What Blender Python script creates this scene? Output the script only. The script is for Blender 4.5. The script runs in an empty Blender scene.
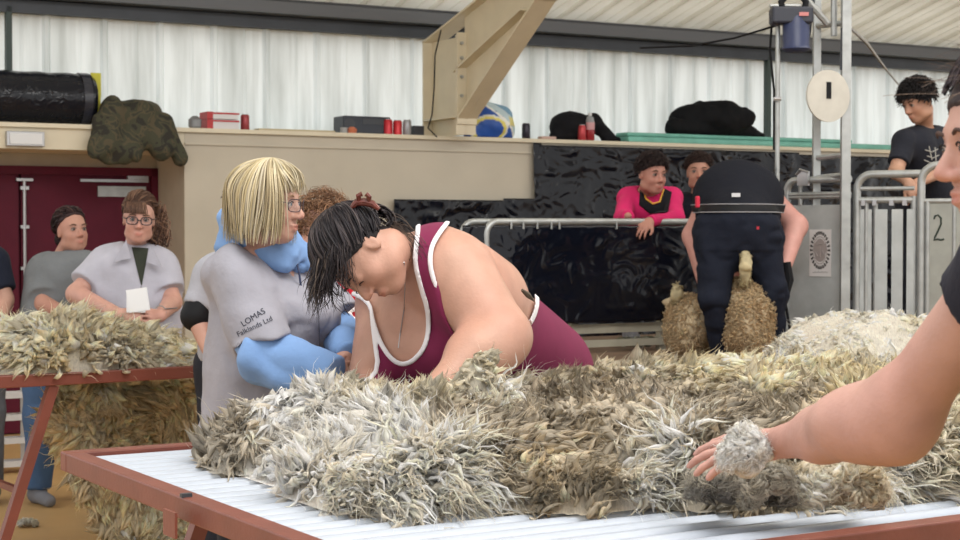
import bpy, math
import numpy as np
from mathutils import Vector, Matrix
rng = np.random.default_rng(7)
C = bpy.context.scene.collection
F = 1650.0; CAMZ = 1.47; HOR = 231.0
PITCH = math.atan((270.0 - HOR) / F)
def V3(*a): return np.array(a, float)
def ray(px, py):
    x = (px - 480) / F; y = (270 - py) / F      # camera space, y up, forward 1
    c, s = math.cos(PITCH), math.sin(PITCH)
    return V3(x, c + y * s, y * c - s)
def B(px, py, Y):
    r = ray(px, py); return V3(0, 0, CAMZ) + r * (Y / r[1])
def Zp(px, py, z):
    r = ray(px, py); return V3(0, 0, CAMZ) + r * ((z - CAMZ) / r[2])
def unit(v):
    v = np.asarray(v, float); return v / (np.linalg.norm(v, axis=-1, keepdims=True) + 1e-12)
def lin(r, g, b):
    o = []
    for c in (r, g, b):
        c = c / 255.0
        o.append(c / 12.92 if c <= .04045 else ((c + .055) / 1.055) ** 2.4)
    return tuple(o)
UP = V3(0, 0, 1)
# ------------------------------------------------------------------ materials
def nodes_mat(name):
    m = bpy.data.materials.new(name); m.use_nodes = True
    nt = m.node_tree; p = nt.nodes.get('Principled BSDF'); return m, nt, p
def mat(name, col, rough=.6, metal=0., noise=0., nscale=8., bump=0., bscale=40., attr=None, spec=.5, sheen=0., sss=0., stretch=None, coord='Object', emis=None, alpha=None, trans=None):
    m, nt, p = nodes_mat(name); N = nt.nodes; L = nt.links
    p.inputs['Roughness'].default_value = rough; p.inputs['Metallic'].default_value = metal
    p.inputs['Specular IOR Level'].default_value = spec
    if sheen: p.inputs['Sheen Weight'].default_value = sheen
    if sss:
        p.inputs['Subsurface Weight'].default_value = sss
        p.inputs['Subsurface Radius'].default_value = (.02, .008, .004); p.inputs['Subsurface Scale'].default_value = .5
    if trans: p.inputs['Transmission Weight'].default_value = trans
    if alpha is not None: p.inputs['Alpha'].default_value = alpha
    if emis:
        p.inputs['Emission Color'].default_value = (*emis[0], 1); p.inputs['Emission Strength'].default_value = emis[1]
    tc = N.new('ShaderNodeTexCoord'); src = tc.outputs[coord]
    if stretch:
        mp = N.new('ShaderNodeMapping'); mp.inputs['Scale'].default_value = stretch
        L.new(src, mp.inputs['Vector']); src = mp.outputs[0]
    if attr:
        a = N.new('ShaderNodeAttribute'); a.attribute_name = attr; csrc = a.outputs['Color']
    else:
        c = N.new('ShaderNodeRGB'); c.outputs[0].default_value = (*col, 1); csrc = c.outputs[0]
    if noise:
        n = N.new('ShaderNodeTexNoise'); n.inputs['Scale'].default_value = nscale; n.inputs['Detail'].default_value = 5
        L.new(src, n.inputs['Vector'])
        r = N.new('ShaderNodeMapRange'); r.inputs['From Min'].default_value = .3; r.inputs['From Max'].default_value = .7
        r.inputs['To Min'].default_value = 1 - noise; r.inputs['To Max'].default_value = 1 + noise
        L.new(n.outputs['Fac'], r.inputs['Value'])
        vm = N.new('ShaderNodeVectorMath'); vm.operation = 'SCALE'
        L.new(csrc, vm.inputs[0]); L.new(r.outputs[0], vm.inputs['Scale']); csrc = vm.outputs[0]
    L.new(csrc, p.inputs['Base Color'])
    if bump:
        n = N.new('ShaderNodeTexNoise'); n.inputs['Scale'].default_value = bscale; n.inputs['Detail'].default_value = 6
        L.new(src, n.inputs['Vector'])
        b = N.new('ShaderNodeBump'); b.inputs['Strength'].default_value = bump; b.inputs['Distance'].default_value = .01
        L.new(n.outputs['Fac'], b.inputs['Height']); L.new(b.outputs[0], p.inputs['Normal'])
    return m
# ------------------------------------------------------------------ objects
ORG = {}
def thing(name, label, cat, loc=(0, 0, 0), group=None):
    o = bpy.data.objects.new(name, None); C.objects.link(o); o.location = Vector(loc)
    o['label'] = label; o['category'] = cat
    if group: o['group'] = group
    ORG[o.name] = V3(*loc); return o
def tag(o, label=None, cat=None, group=None, kind=None):
    if label: o['label'] = label
    if cat: o['category'] = cat
    if group: o['group'] = group
    if kind: o['kind'] = kind
    return o
def mesh_np(name, V, Fs, m, parent=None, col=None, fib=None, smooth=True, origin=None):
    V = np.asarray(V, float)
    if parent is not None: org = ORG[parent.name]
    elif origin is not None: org = V3(*origin)
    else: org = V3((V[:, 0].min() + V[:, 0].max()) / 2, (V[:, 1].min() + V[:, 1].max()) / 2, V[:, 2].min())
    me = bpy.data.meshes.new(name)
    if isinstance(Fs, np.ndarray):
        nf, k = Fs.shape
        me.vertices.add(len(V)); me.vertices.foreach_set('co', (V - org).astype(np.float32).ravel())
        me.loops.add(nf * k); me.loops.foreach_set('vertex_index', Fs.astype(np.int32).ravel())
        me.polygons.add(nf); me.polygons.foreach_set('loop_start', np.arange(0, nf * k, k, dtype=np.int32))
        me.update(calc_edges=True)
    else:
        me.from_pydata([tuple(v) for v in (V - org)], [], [tuple(f) for f in Fs])
    if smooth: me.polygons.foreach_set('use_smooth', np.ones(len(me.polygons), bool))
    if col is not None:
        a = me.attributes.new('Col', 'FLOAT_COLOR', 'POINT')
        c4 = np.ones((len(V), 4), np.float32); c4[:, :3] = col; a.data.foreach_set('color', c4.ravel())
    if fib is not None:
        a = me.attributes.new('fib', 'FLOAT_VECTOR', 'POINT'); a.data.foreach_set('vector', fib.astype(np.float32).ravel())
    me.materials.append(m); me.validate()
    o = bpy.data.objects.new(name, me); C.objects.link(o)
    if parent is not None: o.parent = parent; ORG[o.name] = org
    else: o.location = Vector(org); ORG[o.name] = org
    return o
class MB:
    def __init__(s): s.V = []; s.F = []
    def add(s, V, Fs):
        n = len(s.V); s.V += [V3(*v) for v in V]; s.F += [[i + n for i in f] for f in Fs]; return s
    def box(s, c, size, ax=None):
        ax = np.eye(3) if ax is None else np.array(ax, float); c = V3(*c); h = np.array(size, float) / 2
        P = [c + sx * h[0] * ax[0] + sy * h[1] * ax[1] + sz * h[2] * ax[2] for sz in (-1, 1) for sy in (-1, 1) for sx in (-1, 1)]
        Fs = [[0, 2, 3, 1], [4, 5, 7, 6], [0, 1, 5, 4], [2, 6, 7, 3], [0, 4, 6, 2], [1, 3, 7, 5]]
        if np.dot(np.cross(ax[0], ax[1]), ax[2]) < 0: Fs = [f[::-1] for f in Fs]
        return s.add(P, Fs)
    def tube(s, pts, r, n=10, cap=True, closed=False):
        pts = [V3(*p) for p in pts]; k = len(pts)
        rr = [r] * k if np.isscalar(r) else list(r)
        ref = None; rings = []
        for i, p in enumerate(pts):
            a = pts[i - 1] if (i > 0 or closed) else p; b = pts[(i + 1) % k] if (i < k - 1 or closed) else p
            t = unit(b - a)
            if ref is None: ref = unit(np.cross(t, V3(0, 0, 1) if abs(t[2]) < .9 else V3(1, 0, 0)))
            ref = unit(ref - t * np.dot(ref, t)); w = np.cross(t, ref)
            rings.append([p + rr[i] * (math.cos(2 * math.pi * j / n) * ref + math.sin(2 * math.pi * j / n) * w) for j in range(n)])
        V = [v for g in rings for v in g]; Fs = []
        for i in range(k if closed else k - 1):
            i2 = (i + 1) % k
            for j in range(n):
                j2 = (j + 1) % n; Fs.append([i * n + j, i * n + j2, i2 * n + j2, i2 * n + j])
        if cap and not closed: Fs.append(list(range(n))[::-1]); Fs.append([(k - 1) * n + j for j in range(n)])
        return s.add(V, Fs)
    def prism(s, poly, d):
        poly = [V3(*p) for p in poly]; n = len(poly); d = V3(*d)
        V = poly + [p + d for p in poly]
        Fs = [list(range(n))[::-1], [n + i for i in range(n)]] + [[i, (i + 1) % n, n + (i + 1) % n, n + i] for i in range(n)]
        return s.add(V, Fs)
    def build(s, name, m, parent=None, smooth=False, bevel=0, **k):
        o = mesh_np(name, np.array(s.V), s.F, m, parent, smooth=smooth, **k)
        if smooth:
            try:
                for p in o.data.polygons: pass
                md = o.modifiers.new('e', 'EDGE_SPLIT'); md.split_angle = math.radians(40)
            except Exception: pass
        if bevel:
            b = o.modifiers.new('b', 'BEVEL'); b.width = bevel; b.segments = 2; b.limit_method = 'ANGLE'
        return o
# ------------------------------------------------------------------ noise
def _h(i, j, k):
    n = (i * 374761393 + j * 668265263 + k * 2147483647 * 3 + 1274126177) & 0xffffffff
    n = ((n ^ (n >> 13)) * 1274126177) & 0xffffffff
    return ((n ^ (n >> 16)) & 0xffff) / 65535.0
def vnoise(P, f=1.0, seed=0):
    P = np.asarray(P, float) * f + seed * 17.31
    i = np.floor(P).astype(np.int64); t = P - i; t = t * t * (3 - 2 * t)
    r = 0
    for dx in (0, 1):
        for dy in (0, 1):
            for dz in (0, 1):
                w = (t[:, 0] if dx else 1 - t[:, 0]) * (t[:, 1] if dy else 1 - t[:, 1]) * (t[:, 2] if dz else 1 - t[:, 2])
                r = r + w * _h(i[:, 0] + dx, i[:, 1] + dy, i[:, 2] + dz)
    return r * 2 - 1
def fbm(P, f=1., o=3, seed=0):
    r = 0; a = 1
    for k in range(o): r = r + a * vnoise(P, f, seed + k); f *= 2.1; a *= .5
    return r
def fold(P, amp, f, seed, st=(1, 1, .5)):
    q = P * np.array(st); w = q + .04 * np.stack([vnoise(q, f * .6, seed + 7), vnoise(q, f * .6, seed + 8), vnoise(q, f * .6, seed + 9)], 1)
    return amp * (np.abs(vnoise(w, f, seed)) * -1.6 + .5 + .4 * vnoise(w, f * 2.2, seed + 2))
def chaikin(p, n=2):
    p = np.array(p, float)
    for _ in range(n): q = np.roll(p, -1, 0); p = np.stack([p * .75 + q * .25, p * .25 + q * .75], 1).reshape(-1, 2)
    return p
# ------------------------------------------------------------------ signed distance bodies
def smin(a, b, k):
    if k <= 0: return np.minimum(a, b)
    h = np.maximum(k - np.abs(a - b), 0) / k; return np.minimum(a, b) - h * h * k * .25
def smax(a, b, k): return -smin(-a, -b, k)
def d_cone(P, a, b, ra, rb):
    ab = b - a; L = np.dot(ab, ab) + 1e-12
    t = np.clip((P - a) @ ab / L, 0, 1)
    q = P - a - t[:, None] * ab
    return np.sqrt((q * q).sum(1)) - (ra + (rb - ra) * t)
def d_ell(P, c, r, R=None):
    q = P - c
    if R is not None: q = q @ R.T          # rows of R = local axes
    k0 = np.sqrt(((q / r) ** 2).sum(1)); k1 = np.sqrt(((q / (r * r)) ** 2).sum(1)) + 1e-9
    return k0 * (k0 - 1) / k1
def d_box(P, c, h, R=None, rd=.005):
    q = P - c
    if R is not None: q = q @ R.T
    q = np.abs(q) - (np.asarray(h) - rd)
    return np.sqrt((np.maximum(q, 0) ** 2).sum(1)) + np.minimum(q.max(1), 0) - rd
class Ops:
    def __init__(s): s.o = []
    def cone(s, a, b, ra, rb=None, k=.03): s.o.append(('c', (V3(*a), V3(*b), ra, ra if rb is None else rb), k, 1)); return s
    def ell(s, c, r, R=None, k=.03): s.o.append(('e', (V3(*c), np.array(r, float), R), k, 1)); return s
    def box(s, c, h, R=None, rd=.005, k=.01): s.o.append(('b', (V3(*c), np.array(h, float), R, rd), k, 1)); return s
    def sub(s, kind, args, k=.01): s.o.append((kind, args, k, -1)); return s
    def chain(s, pts, rs, k=.03):
        for i in range(len(pts) - 1): s.cone(pts[i], pts[i + 1], rs[i], rs[i + 1], k)
        return s
    def __add__(s, t): r = Ops(); r.o = s.o + t.o; return r
    def bounds(s, pad=.02):
        lo = V3(9, 9, 9) * 9; hi = -lo
        for kd, a, k, sg in s.o:
            if sg < 0: continue
            if kd == 'c': ps = [a[0] - a[2], a[0] + a[2], a[1] - a[3], a[1] + a[3]]
            else: m = np.max(a[1]) * (1 if kd == 'e' else 1.8); ps = [a[0] - m, a[0] + m]
            for p in ps: lo = np.minimum(lo, p); hi = np.maximum(hi, p)
        return lo - pad, hi + pad
    def __call__(s, P):
        d = None
        for kd, a, k, sg in s.o:
            e = d_cone(P, *a) if kd == 'c' else d_ell(P, *a) if kd == 'e' else d_box(P, *a)
            if d is None: d = e
            elif sg > 0: d = smin(d, e, k)
            else: d = smax(d, -e, k)
        return d
_CO = [(0,0,0),(1,0,0),(0,1,0),(1,1,0),(0,0,1),(1,0,1),(0,1,1),(1,1,1)]
_ED = [(0,1),(2,3),(4,5),(6,7),(0,2),(1,3),(4,6),(5,7),(0,4),(1,5),(2,6),(3,7)]
def extract(fn, lo, hi, res, cf=4):
    lo = np.asarray(lo, float); hi = np.asarray(hi, float)
    n = np.maximum(np.ceil((hi - lo) / (res * cf)).astype(int), 2)
    g = [lo[a] + (np.arange(n[a]) + .5) * res * cf for a in range(3)]
    X, Y, Z = np.meshgrid(*g, indexing='ij'); Pc = np.stack([X.ravel(), Y.ravel(), Z.ravel()], 1)
    dc = fn(Pc).reshape(n); act = np.abs(dc) < res * cf * 1.5 + .004
    nf = n * cf + 1
    D = np.empty(nf, np.float32)
    up = dc.repeat(cf, 0).repeat(cf, 1).repeat(cf, 2).astype(np.float32)
    D[:-1, :-1, :-1] = up; D[-1] = 1; D[:, -1] = 1; D[:, :, -1] = 1
    D[-1, :-1, :-1] = up[-1]; D[:-1, -1, :-1] = up[:, -1]; D[:-1, :-1, -1] = up[:, :, -1]
    au = act.repeat(cf, 0).repeat(cf, 1).repeat(cf, 2)
    M = np.zeros(nf, bool)
    for dx in (0, 1):
        for dy in (0, 1):
            for dz in (0, 1): M[dx:nf[0]-1+dx, dy:nf[1]-1+dy, dz:nf[2]-1+dz] |= au
    idx = np.argwhere(M)
    vals = np.empty(len(idx), np.float32)
    for i in range(0, len(idx), 400000): vals[i:i+400000] = fn(lo + idx[i:i+400000] * res)
    D[M] = vals
    D[0] = np.maximum(D[0], 1e-4); D[-1] = np.maximum(D[-1], 1e-4); D[:, 0] = np.maximum(D[:, 0], 1e-4); D[:, -1] = np.maximum(D[:, -1], 1e-4)
    D[:, :, 0] = np.maximum(D[:, :, 0], 1e-4); D[:, :, -1] = np.maximum(D[:, :, -1], 1e-4)
    S = D < 0
    cnt = np.zeros(nf - 1, np.int8)
    for c in _CO: cnt += S[c[0]:nf[0]-1+c[0], c[1]:nf[1]-1+c[1], c[2]:nf[2]-1+c[2]]
    A = (cnt > 0) & (cnt < 8); ci = np.argwhere(A)
    vid = -np.ones(nf - 1, np.int32); vid[A] = np.arange(len(ci))
    vals = [D[ci[:, 0]+c[0], ci[:, 1]+c[1], ci[:, 2]+c[2]].astype(float) for c in _CO]
    acc = np.zeros((len(ci), 3)); w = np.zeros(len(ci))
    for a, b in _ED:
        va, vb = vals[a], vals[b]; m = (va < 0) != (vb < 0)
        t = np.where(m, va / np.where(m, va - vb, 1), 0)
        p = np.array(_CO[a]) + t[:, None] * (np.array(_CO[b]) - np.array(_CO[a]))
        acc += p * m[:, None]; w += m
    Vt = lo + (ci + acc / w[:, None]) * res
    Q = []
    for ax in range(3):
        sl0 = [slice(1, None)] * 3; 
        s0 = [slice(1, nf[q]-1) for q in range(3)]; s0[ax] = slice(0, nf[ax]-1)
        s1 = [slice(1, nf[q]-1) for q in range(3)]; s1[ax] = slice(1, nf[ax])
        a0 = S[tuple(s0)]; a1 = S[tuple(s1)]
        e = np.argwhere(a0 != a1)
        if not len(e): continue
        flip = a0[e[:, 0], e[:, 1], e[:, 2]]
        base = e.copy()
        for q in range(3):
            if q != ax: base[:, q] += 1
        u, v = (ax + 1) % 3, (ax + 2) % 3
        def cell(du, dv):
            c = base.copy(); c[:, u] -= du; c[:, v] -= dv; return vid[c[:, 0], c[:, 1], c[:, 2]]
        q4 = np.stack([cell(1, 1), cell(0, 1), cell(0, 0), cell(1, 0)], 1)
        q4[~flip] = q4[~flip][:, ::-1]; Q.append(q4)
    Q = np.concatenate(Q); Q = Q[(Q >= 0).all(1)]
    return Vt, Q
def sdf_mesh(name, fn, lo, hi, res, m, parent=None, colfn=None, smooth_it=1, **k):
    V, Q = extract(fn, lo, hi, res)
    for _ in range(smooth_it):                       # light laplacian relax
        s = np.zeros_like(V); c = np.zeros(len(V))
        for a, b in ((0, 1), (1, 2), (2, 3), (3, 0)):
            for x, y in ((a, b), (b, a)):
                for d in range(3): s[:, d] += np.bincount(Q[:, x], V[Q[:, y], d], len(V))
                c += np.bincount(Q[:, x], minlength=len(V))
        V = V * .5 + .5 * s / np.maximum(c, 1)[:, None]
    return mesh_np(name, V, Q, m, parent, col=colfn(V) if colfn else None, **k)
# ------------------------------------------------------------------ locks and strands
def strands(P, W, flat=.5, ref=None):
    """P (N,T,3) paths, W (N,T) half widths -> verts, quads"""
    N, T, _ = P.shape
    tan = np.gradient(P, axis=1); tan = unit(tan)
    if ref is None: ref = rng.normal(size=(N, 1, 3))
    ref = np.broadcast_to(ref if ref.ndim == 3 else ref[:, None, :], (N, T, 3))
    side = unit(np.cross(tan, ref)); up = np.cross(side, tan)
    fl = flat if np.isscalar(flat) else np.asarray(flat)[:, None, None]
    w = W[..., None]
    V = np.stack([P + side * w, P + up * w * fl, P - side * w, P - up * w * fl], 2)   # N,T,4,3
    idx = np.arange(N * T * 4).reshape(N, T, 4)
    a = idx[:, :-1]; b = idx[:, 1:]
    Q = np.stack([a, np.roll(a, -1, 2), np.roll(b, -1, 2), b], -1).reshape(-1, 4)
    return V.reshape(-1, 3), Q
def make_locks(root, d, L, W, tipc, basec, bend=None, curl=.0, crimp=.0, flat=.35, T=7, profile='lock', ref=None, jitter=.08, tipstart=.45):
    N = len(root); t = np.linspace(0, 1, T)[None, :, None]
    d = unit(d); bend = np.zeros_like(d) if bend is None else bend
    s1 = unit(np.cross(d, rng.normal(size=(N, 3)))); s2 = np.cross(d, s1)
    Lc = L[:, None, None]
    P = root[:, None, :] + Lc * (d[:, None] * t * (1 - .25 * t) + bend[:, None] * t * t)
    ph = rng.uniform(0, 6.28, (N, 1, 1)); fr = rng.uniform(.7, 1.6, (N, 1, 1)) * 6.28
    P = P + Lc * curl * t * (s1[:, None] * np.sin(fr * t + ph) + s2[:, None] * np.cos(fr * t + ph))
    if crimp: P = P + Lc * crimp * s1[:, None] * np.sin(t * 25 + ph)
    tt = t[..., 0]
    if profile == 'lock': pr = (.55 + .9 * np.sin(np.pi * np.minimum(tt * 1.15, 1)) ** .8) * (1 - tt ** 3) + .02
    elif profile == 'hair': pr = np.clip(1.1 - tt ** 2, .05, 1) * np.ones_like(tt)
    else: pr = np.sin(np.pi * (tt * .93 + .05)) + .03
    Wd = W[:, None] * pr
    V, Q = strands(P, Wd, flat, ref)
    mix = np.clip((tt - tipstart) / (1 - tipstart), 0, 1)[..., None]
    br = (1 + rng.normal(0, jitter, (N, 1, 1)))
    col = (basec[:, None] * (1 - mix) + tipc[:, None] * mix) * br
    col = np.repeat(np.clip(col, 0.005, .95)[:, :, None, :], 4, 2).reshape(-1, 3)
    uu = np.broadcast_to(np.array([-1., 0, 1, 0])[None, None, :], (N, T, 4)) * (W[:, None, None] * 100)
    vv = np.broadcast_to((L[:, None, None] * tt[..., None]) * 100, (N, T, 4))
    rr = np.broadcast_to(rng.uniform(0, 50, (N, 1, 1)), (N, T, 4))
    fib = np.stack([uu, vv, rr], -1).reshape(-1, 3)
    return V, Q, col, fib
def merge(parts):
    n = 0; Vs = []; Qs = []; Cs = []; Fs = []
    for V, Q, c, f in parts:
        Vs.append(V); Qs.append(Q + n); Cs.append(c); Fs.append(f); n += len(V)
    return np.concatenate(Vs), np.concatenate(Qs), np.concatenate(Cs), np.concatenate(Fs)
def fibre_mat(name, rough=.85, sc=(4., .5, 1.), bump=.6, var=.25, sheen=.0, transl=.0):
    m, nt, p = nodes_mat(name); N = nt.nodes; L = nt.links
    p.inputs['Roughness'].default_value = rough; p.inputs['Specular IOR Level'].default_value = .25
    if sheen: p.inputs['Sheen Weight'].default_value = sheen
    a = N.new('ShaderNodeAttribute'); a.attribute_name = 'Col'
    f = N.new('ShaderNodeAttribute'); f.attribute_name = 'fib'
    mp = N.new('ShaderNodeMapping'); mp.inputs['Scale'].default_value = sc; L.new(f.outputs['Vector'], mp.inputs['Vector'])
    n = N.new('ShaderNodeTexNoise'); n.inputs['Scale'].default_value = 1.; n.inputs['Detail'].default_value = 4; L.new(mp.outputs[0], n.inputs['Vector'])
    r = N.new('ShaderNodeMapRange'); r.inputs['From Min'].default_value = .3; r.inputs['From Max'].default_value = .7
    r.inputs['To Min'].default_value = 1 - var; r.inputs['To Max'].default_value = 1 + var * .7
    L.new(n.outputs['Fac'], r.inputs['Value'])
    vm = N.new('ShaderNodeVectorMath'); vm.operation = 'SCALE'; L.new(a.outputs['Color'], vm.inputs[0]); L.new(r.outputs[0], vm.inputs['Scale'])
    L.new(vm.outputs[0], p.inputs['Base Color'])
    b = N.new('ShaderNodeBump'); b.inputs['Strength'].default_value = bump; b.inputs['Distance'].default_value = .0007
    L.new(n.outputs['Fac'], b.inputs['Height']); L.new(b.outputs[0], p.inputs['Normal'])
    if transl:
        tr = N.new('ShaderNodeBsdfTranslucent'); L.new(vm.outputs[0], tr.inputs['Color'])
        mx = N.new('ShaderNodeMixShader'); mx.inputs[0].default_value = transl
        L.new(p.outputs[0], mx.inputs[1]); L.new(tr.outputs[0], mx.inputs[2]); L.new(mx.outputs[0], nt.nodes['Material Output'].inputs['Surface'])
    return m
WORLD = 1.4; EXPO = 0.0; LIGHT = 1.3
DENS = 1.0
# ------------------------------------------------------------------ materials
M = {}
M['cream'] = mat('cream_paint', lin(190, 182, 166), .6, noise=.05, nscale=3, bump=.05, bscale=60)
M['cream_lit'] = mat('cream_paint_lit', lin(214, 205, 183), .6, noise=.05, nscale=3)  # lighter copy of the wall cream, its lighting put into the colour
M['cream_shaded'] = mat('cream_paint_shaded', lin(170, 158, 140), .7, noise=.05)  # darker copy of the cream for the recess, shade put into the colour
M['steelcream'] = mat('painted_steel', lin(208, 197, 172), .5, noise=.06, nscale=5)
M['darksteel'] = mat('dark_steel', lin(62, 66, 72), .5, .2, noise=.15, nscale=5)
M['maroon'] = mat('maroon_paint', lin(84, 16, 38), .6, noise=.08, spec=.25)
M['galv'] = mat('galvanised', lin(165, 168, 168), .42, .6, noise=.15, nscale=14, bump=.05)
M['galvsheet'] = mat('galvanised_sheet', lin(172, 177, 178), .5, .12, noise=.18, nscale=6, bump=.03)
M['woodpaint'] = mat('painted_timber', lin(160, 156, 140), .6, noise=.1)
M['brownfloor'] = mat('board_timber', lin(120, 98, 80), .7, noise=.2, nscale=6, stretch=(1, 1, 6))
M['floor'] = mat('floor_vinyl', lin(196, 160, 108), .45, noise=.1, nscale=2.5)
M['redsteel'] = mat('red_oxide_steel', lin(116, 62, 50), .45, noise=.1, nscale=10, bump=.08, bscale=80)
M['pvc'] = mat('white_pvc', lin(178, 186, 198), .35, noise=.05, nscale=12, stretch=(1, 1, 1))
M['whiteplate'] = mat('white_plate', lin(215, 217, 220), .5)
M['black'] = mat('black_matte', lin(20, 21, 25), .6, spec=.2)
M['chrome'] = mat('brushed_metal', lin(170, 170, 172), .35, .8)
def plastic_mat(name, col, rough=.28, bs=9., strength=.55, dist=.05, spec=.28):
    m, nt, p = nodes_mat(name); N = nt.nodes; L = nt.links
    p.inputs['Base Color'].default_value = (*col, 1); p.inputs['Roughness'].default_value = rough; p.inputs['Specular IOR Level'].default_value = spec
    tc = N.new('ShaderNodeTexCoord')
    n1 = N.new('ShaderNodeTexNoise'); n1.inputs['Scale'].default_value = bs; n1.inputs['Detail'].default_value = 7; n1.inputs['Distortion'].default_value = 1.6; n1.noise_type = 'RIDGED_MULTIFRACTAL'
    L.new(tc.outputs['Object'], n1.inputs['Vector'])
    n2 = N.new('ShaderNodeTexNoise'); n2.inputs['Scale'].default_value = bs * .25; n2.inputs['Detail'].default_value = 3; L.new(tc.outputs['Object'], n2.inputs['Vector'])
    mu = N.new('ShaderNodeMath'); mu.operation = 'MULTIPLY'; L.new(n1.outputs[0], mu.inputs[0]); L.new(n2.outputs[0], mu.inputs[1])
    b = N.new('ShaderNodeBump'); b.inputs['Strength'].default_value = strength; b.inputs['Distance'].default_value = dist
    L.new(mu.outputs[0], b.inputs['Height']); L.new(b.outputs[0], p.inputs['Normal']); return m
M['plastic'] = plastic_mat('black_polythene', lin(12, 15, 25), .17, 6., .8, .05, .3)
# translucent wall sheeting
def sheet_mat():
    m, nt, p = nodes_mat('translucent_sheet'); N = nt.nodes; L = nt.links
    tc = N.new('ShaderNodeTexCoord')
    mp = N.new('ShaderNodeMapping'); mp.inputs['Scale'].default_value = (5, 5, .5); L.new(tc.outputs['Object'], mp.inputs['Vector'])
    n = N.new('ShaderNodeTexNoise'); n.inputs['Scale'].default_value = 1.6; n.inputs['Detail'].default_value = 5; L.new(mp.outputs[0], n.inputs['Vector'])
    cr = N.new('ShaderNodeValToRGB'); e = cr.color_ramp.elements
    e[0].position = .2; e[0].color = (*lin(180, 188, 188), 1); e[1].position = .6; e[1].color = (*lin(232, 240, 243), 1)
    L.new(n.outputs['Fac'], cr.inputs['Fac'])
    tr = N.new('ShaderNodeBsdfTranslucent'); L.new(cr.outputs[0], tr.inputs['Color'])
    L.new(cr.outputs[0], p.inputs['Base Color']); p.inputs['Roughness'].default_value = .4
    mx = N.new('ShaderNodeMixShader'); mx.inputs[0].default_value = .72
    L.new(p.outputs[0], mx.inputs[1]); L.new(tr.outputs[0], mx.inputs[2]); L.new(mx.outputs[0], nt.nodes['Material Output'].inputs['Surface'])
    return m
M['sheet'] = sheet_mat()
def roof_mat():
    m, nt, p = nodes_mat('roof_sheet_glow'); N = nt.nodes; L = nt.links
    tc = N.new('ShaderNodeTexCoord'); n = N.new('ShaderNodeTexNoise'); n.inputs['Scale'].default_value = 1.5; n.inputs['Detail'].default_value = 4; L.new(tc.outputs['Object'], n.inputs['Vector'])
    cr = N.new('ShaderNodeValToRGB'); e = cr.color_ramp.elements; e[0].position = .3; e[0].color = (*lin(205, 200, 186), 1); e[1].position = .7; e[1].color = (*lin(226, 222, 210), 1)
    L.new(n.outputs['Fac'], cr.inputs['Fac']); L.new(cr.outputs[0], p.inputs['Base Color']); p.inputs['Roughness'].default_value = .6
    tr = N.new('ShaderNodeBsdfTranslucent'); L.new(cr.outputs[0], tr.inputs['Color'])
    mx = N.new('ShaderNodeMixShader'); mx.inputs[0].default_value = .42  # translucency added so outside light makes the metal ceiling glow
    L.new(p.outputs[0], mx.inputs[1]); L.new(tr.outputs[0], mx.inputs[2]); L.new(mx.outputs[0], nt.nodes['Material Output'].inputs['Surface'])
    return m
# ------------------------------------------------------------------ camera, world, light
cam_d = bpy.data.cameras.new('camera'); cam = bpy.data.objects.new('camera', cam_d); C.objects.link(cam)
cam.location = (0, 0, CAMZ); cam.rotation_euler = (math.pi / 2 - PITCH, 0, 0)
cam_d.sensor_width = 36; cam_d.lens = 36 * F / 960; cam_d.clip_start = .05
cam_d.dof.use_dof = True; cam_d.dof.focus_distance = 4.2; cam_d.dof.aperture_fstop = 11
sc = bpy.context.scene; sc.camera = cam
w = bpy.data.worlds.new('world'); sc.world = w; w.use_nodes = True
bg = w.node_tree.nodes['Background']; bg.inputs[0].default_value = (1, .985, .955, 1); bg.inputs[1].default_value = WORLD
vs = sc.view_settings; vs.view_transform = 'Standard'; vs.look = 'None'; vs.gamma = 1; vs.exposure = EXPO
sc.cycles.max_bounces = 10; sc.cycles.diffuse_bounces = 7; sc.cycles.glossy_bounces = 2; sc.cycles.transmission_bounces = 4; sc.cycles.use_denoising = True
sc.cycles.sample_clamp_indirect = 4
def area(name, loc, target, size, energy, col=(1, 1, 1)):
    l = bpy.data.lights.new(name, 'AREA'); l.shape = 'RECTANGLE'; l.size, l.size_y = size; l.energy = energy; l.color = col
    o = bpy.data.objects.new(name, l); C.objects.link(o); o.location = loc
    o.rotation_euler = (Vector(target) - Vector(loc)).to_track_quat('-Z', 'Y').to_euler(); return o
area('overhead_fill', (1.5, 3.2, 5.2), (1.3, 4.8, 0), (5, 2.2), 230 * LIGHT, (1, .98, .95))  # unseen overhead area lights, added to brighten the tables and hall
area('overhead_fill', (-2.5, 8.6, 4.6), (-2, 9.2, 0), (3, 1.6), 60 * LIGHT, (1, .97, .93))
area('overhead_fill', (3.5, 9.0, 4.8), (3, 10, 0), (4, 1.6), 120 * LIGHT, (1, .98, .95))
# ------------------------------------------------------------------ wall frame
TH = math.radians(29)
U = V3(math.cos(TH), math.sin(TH), 0); Nn = V3(math.sin(TH), -math.cos(TH), 0); W0 = V3(-400 / F * 11.5, 11.5, 0)
AX = np.array([U, Nn, UP])
def W(s, o, z): return W0 + U * s + Nn * o + UP * z
def wpx(px, py, o=0.):
    r = ray(px, py); q = V3(0, 0, CAMZ) - W0 - Nn * o
    t = -np.dot(q, Nn) / np.dot(r, Nn); p = q + r * t
    return float(np.dot(p, U)), float(p[2])
def wbox(mb, s0, s1, o0, o1, z0, z1):
    mb.box(W((s0 + s1) / 2, (o0 + o1) / 2, (z0 + z1) / 2), (abs(s1 - s0), abs(o1 - o0), abs(z1 - z0)), AX); return mb
def struct(o): o['kind'] = 'structure'; return o
def wmb(*boxes):
    m = MB()
    for b in boxes: wbox(m, *b)
    return m
LZ = 2.21      # ledge top
S0, S1 = -3.0, 12.0
sc_ = wpx(185, 250)[0]                 # corner right of the doorway
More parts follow.
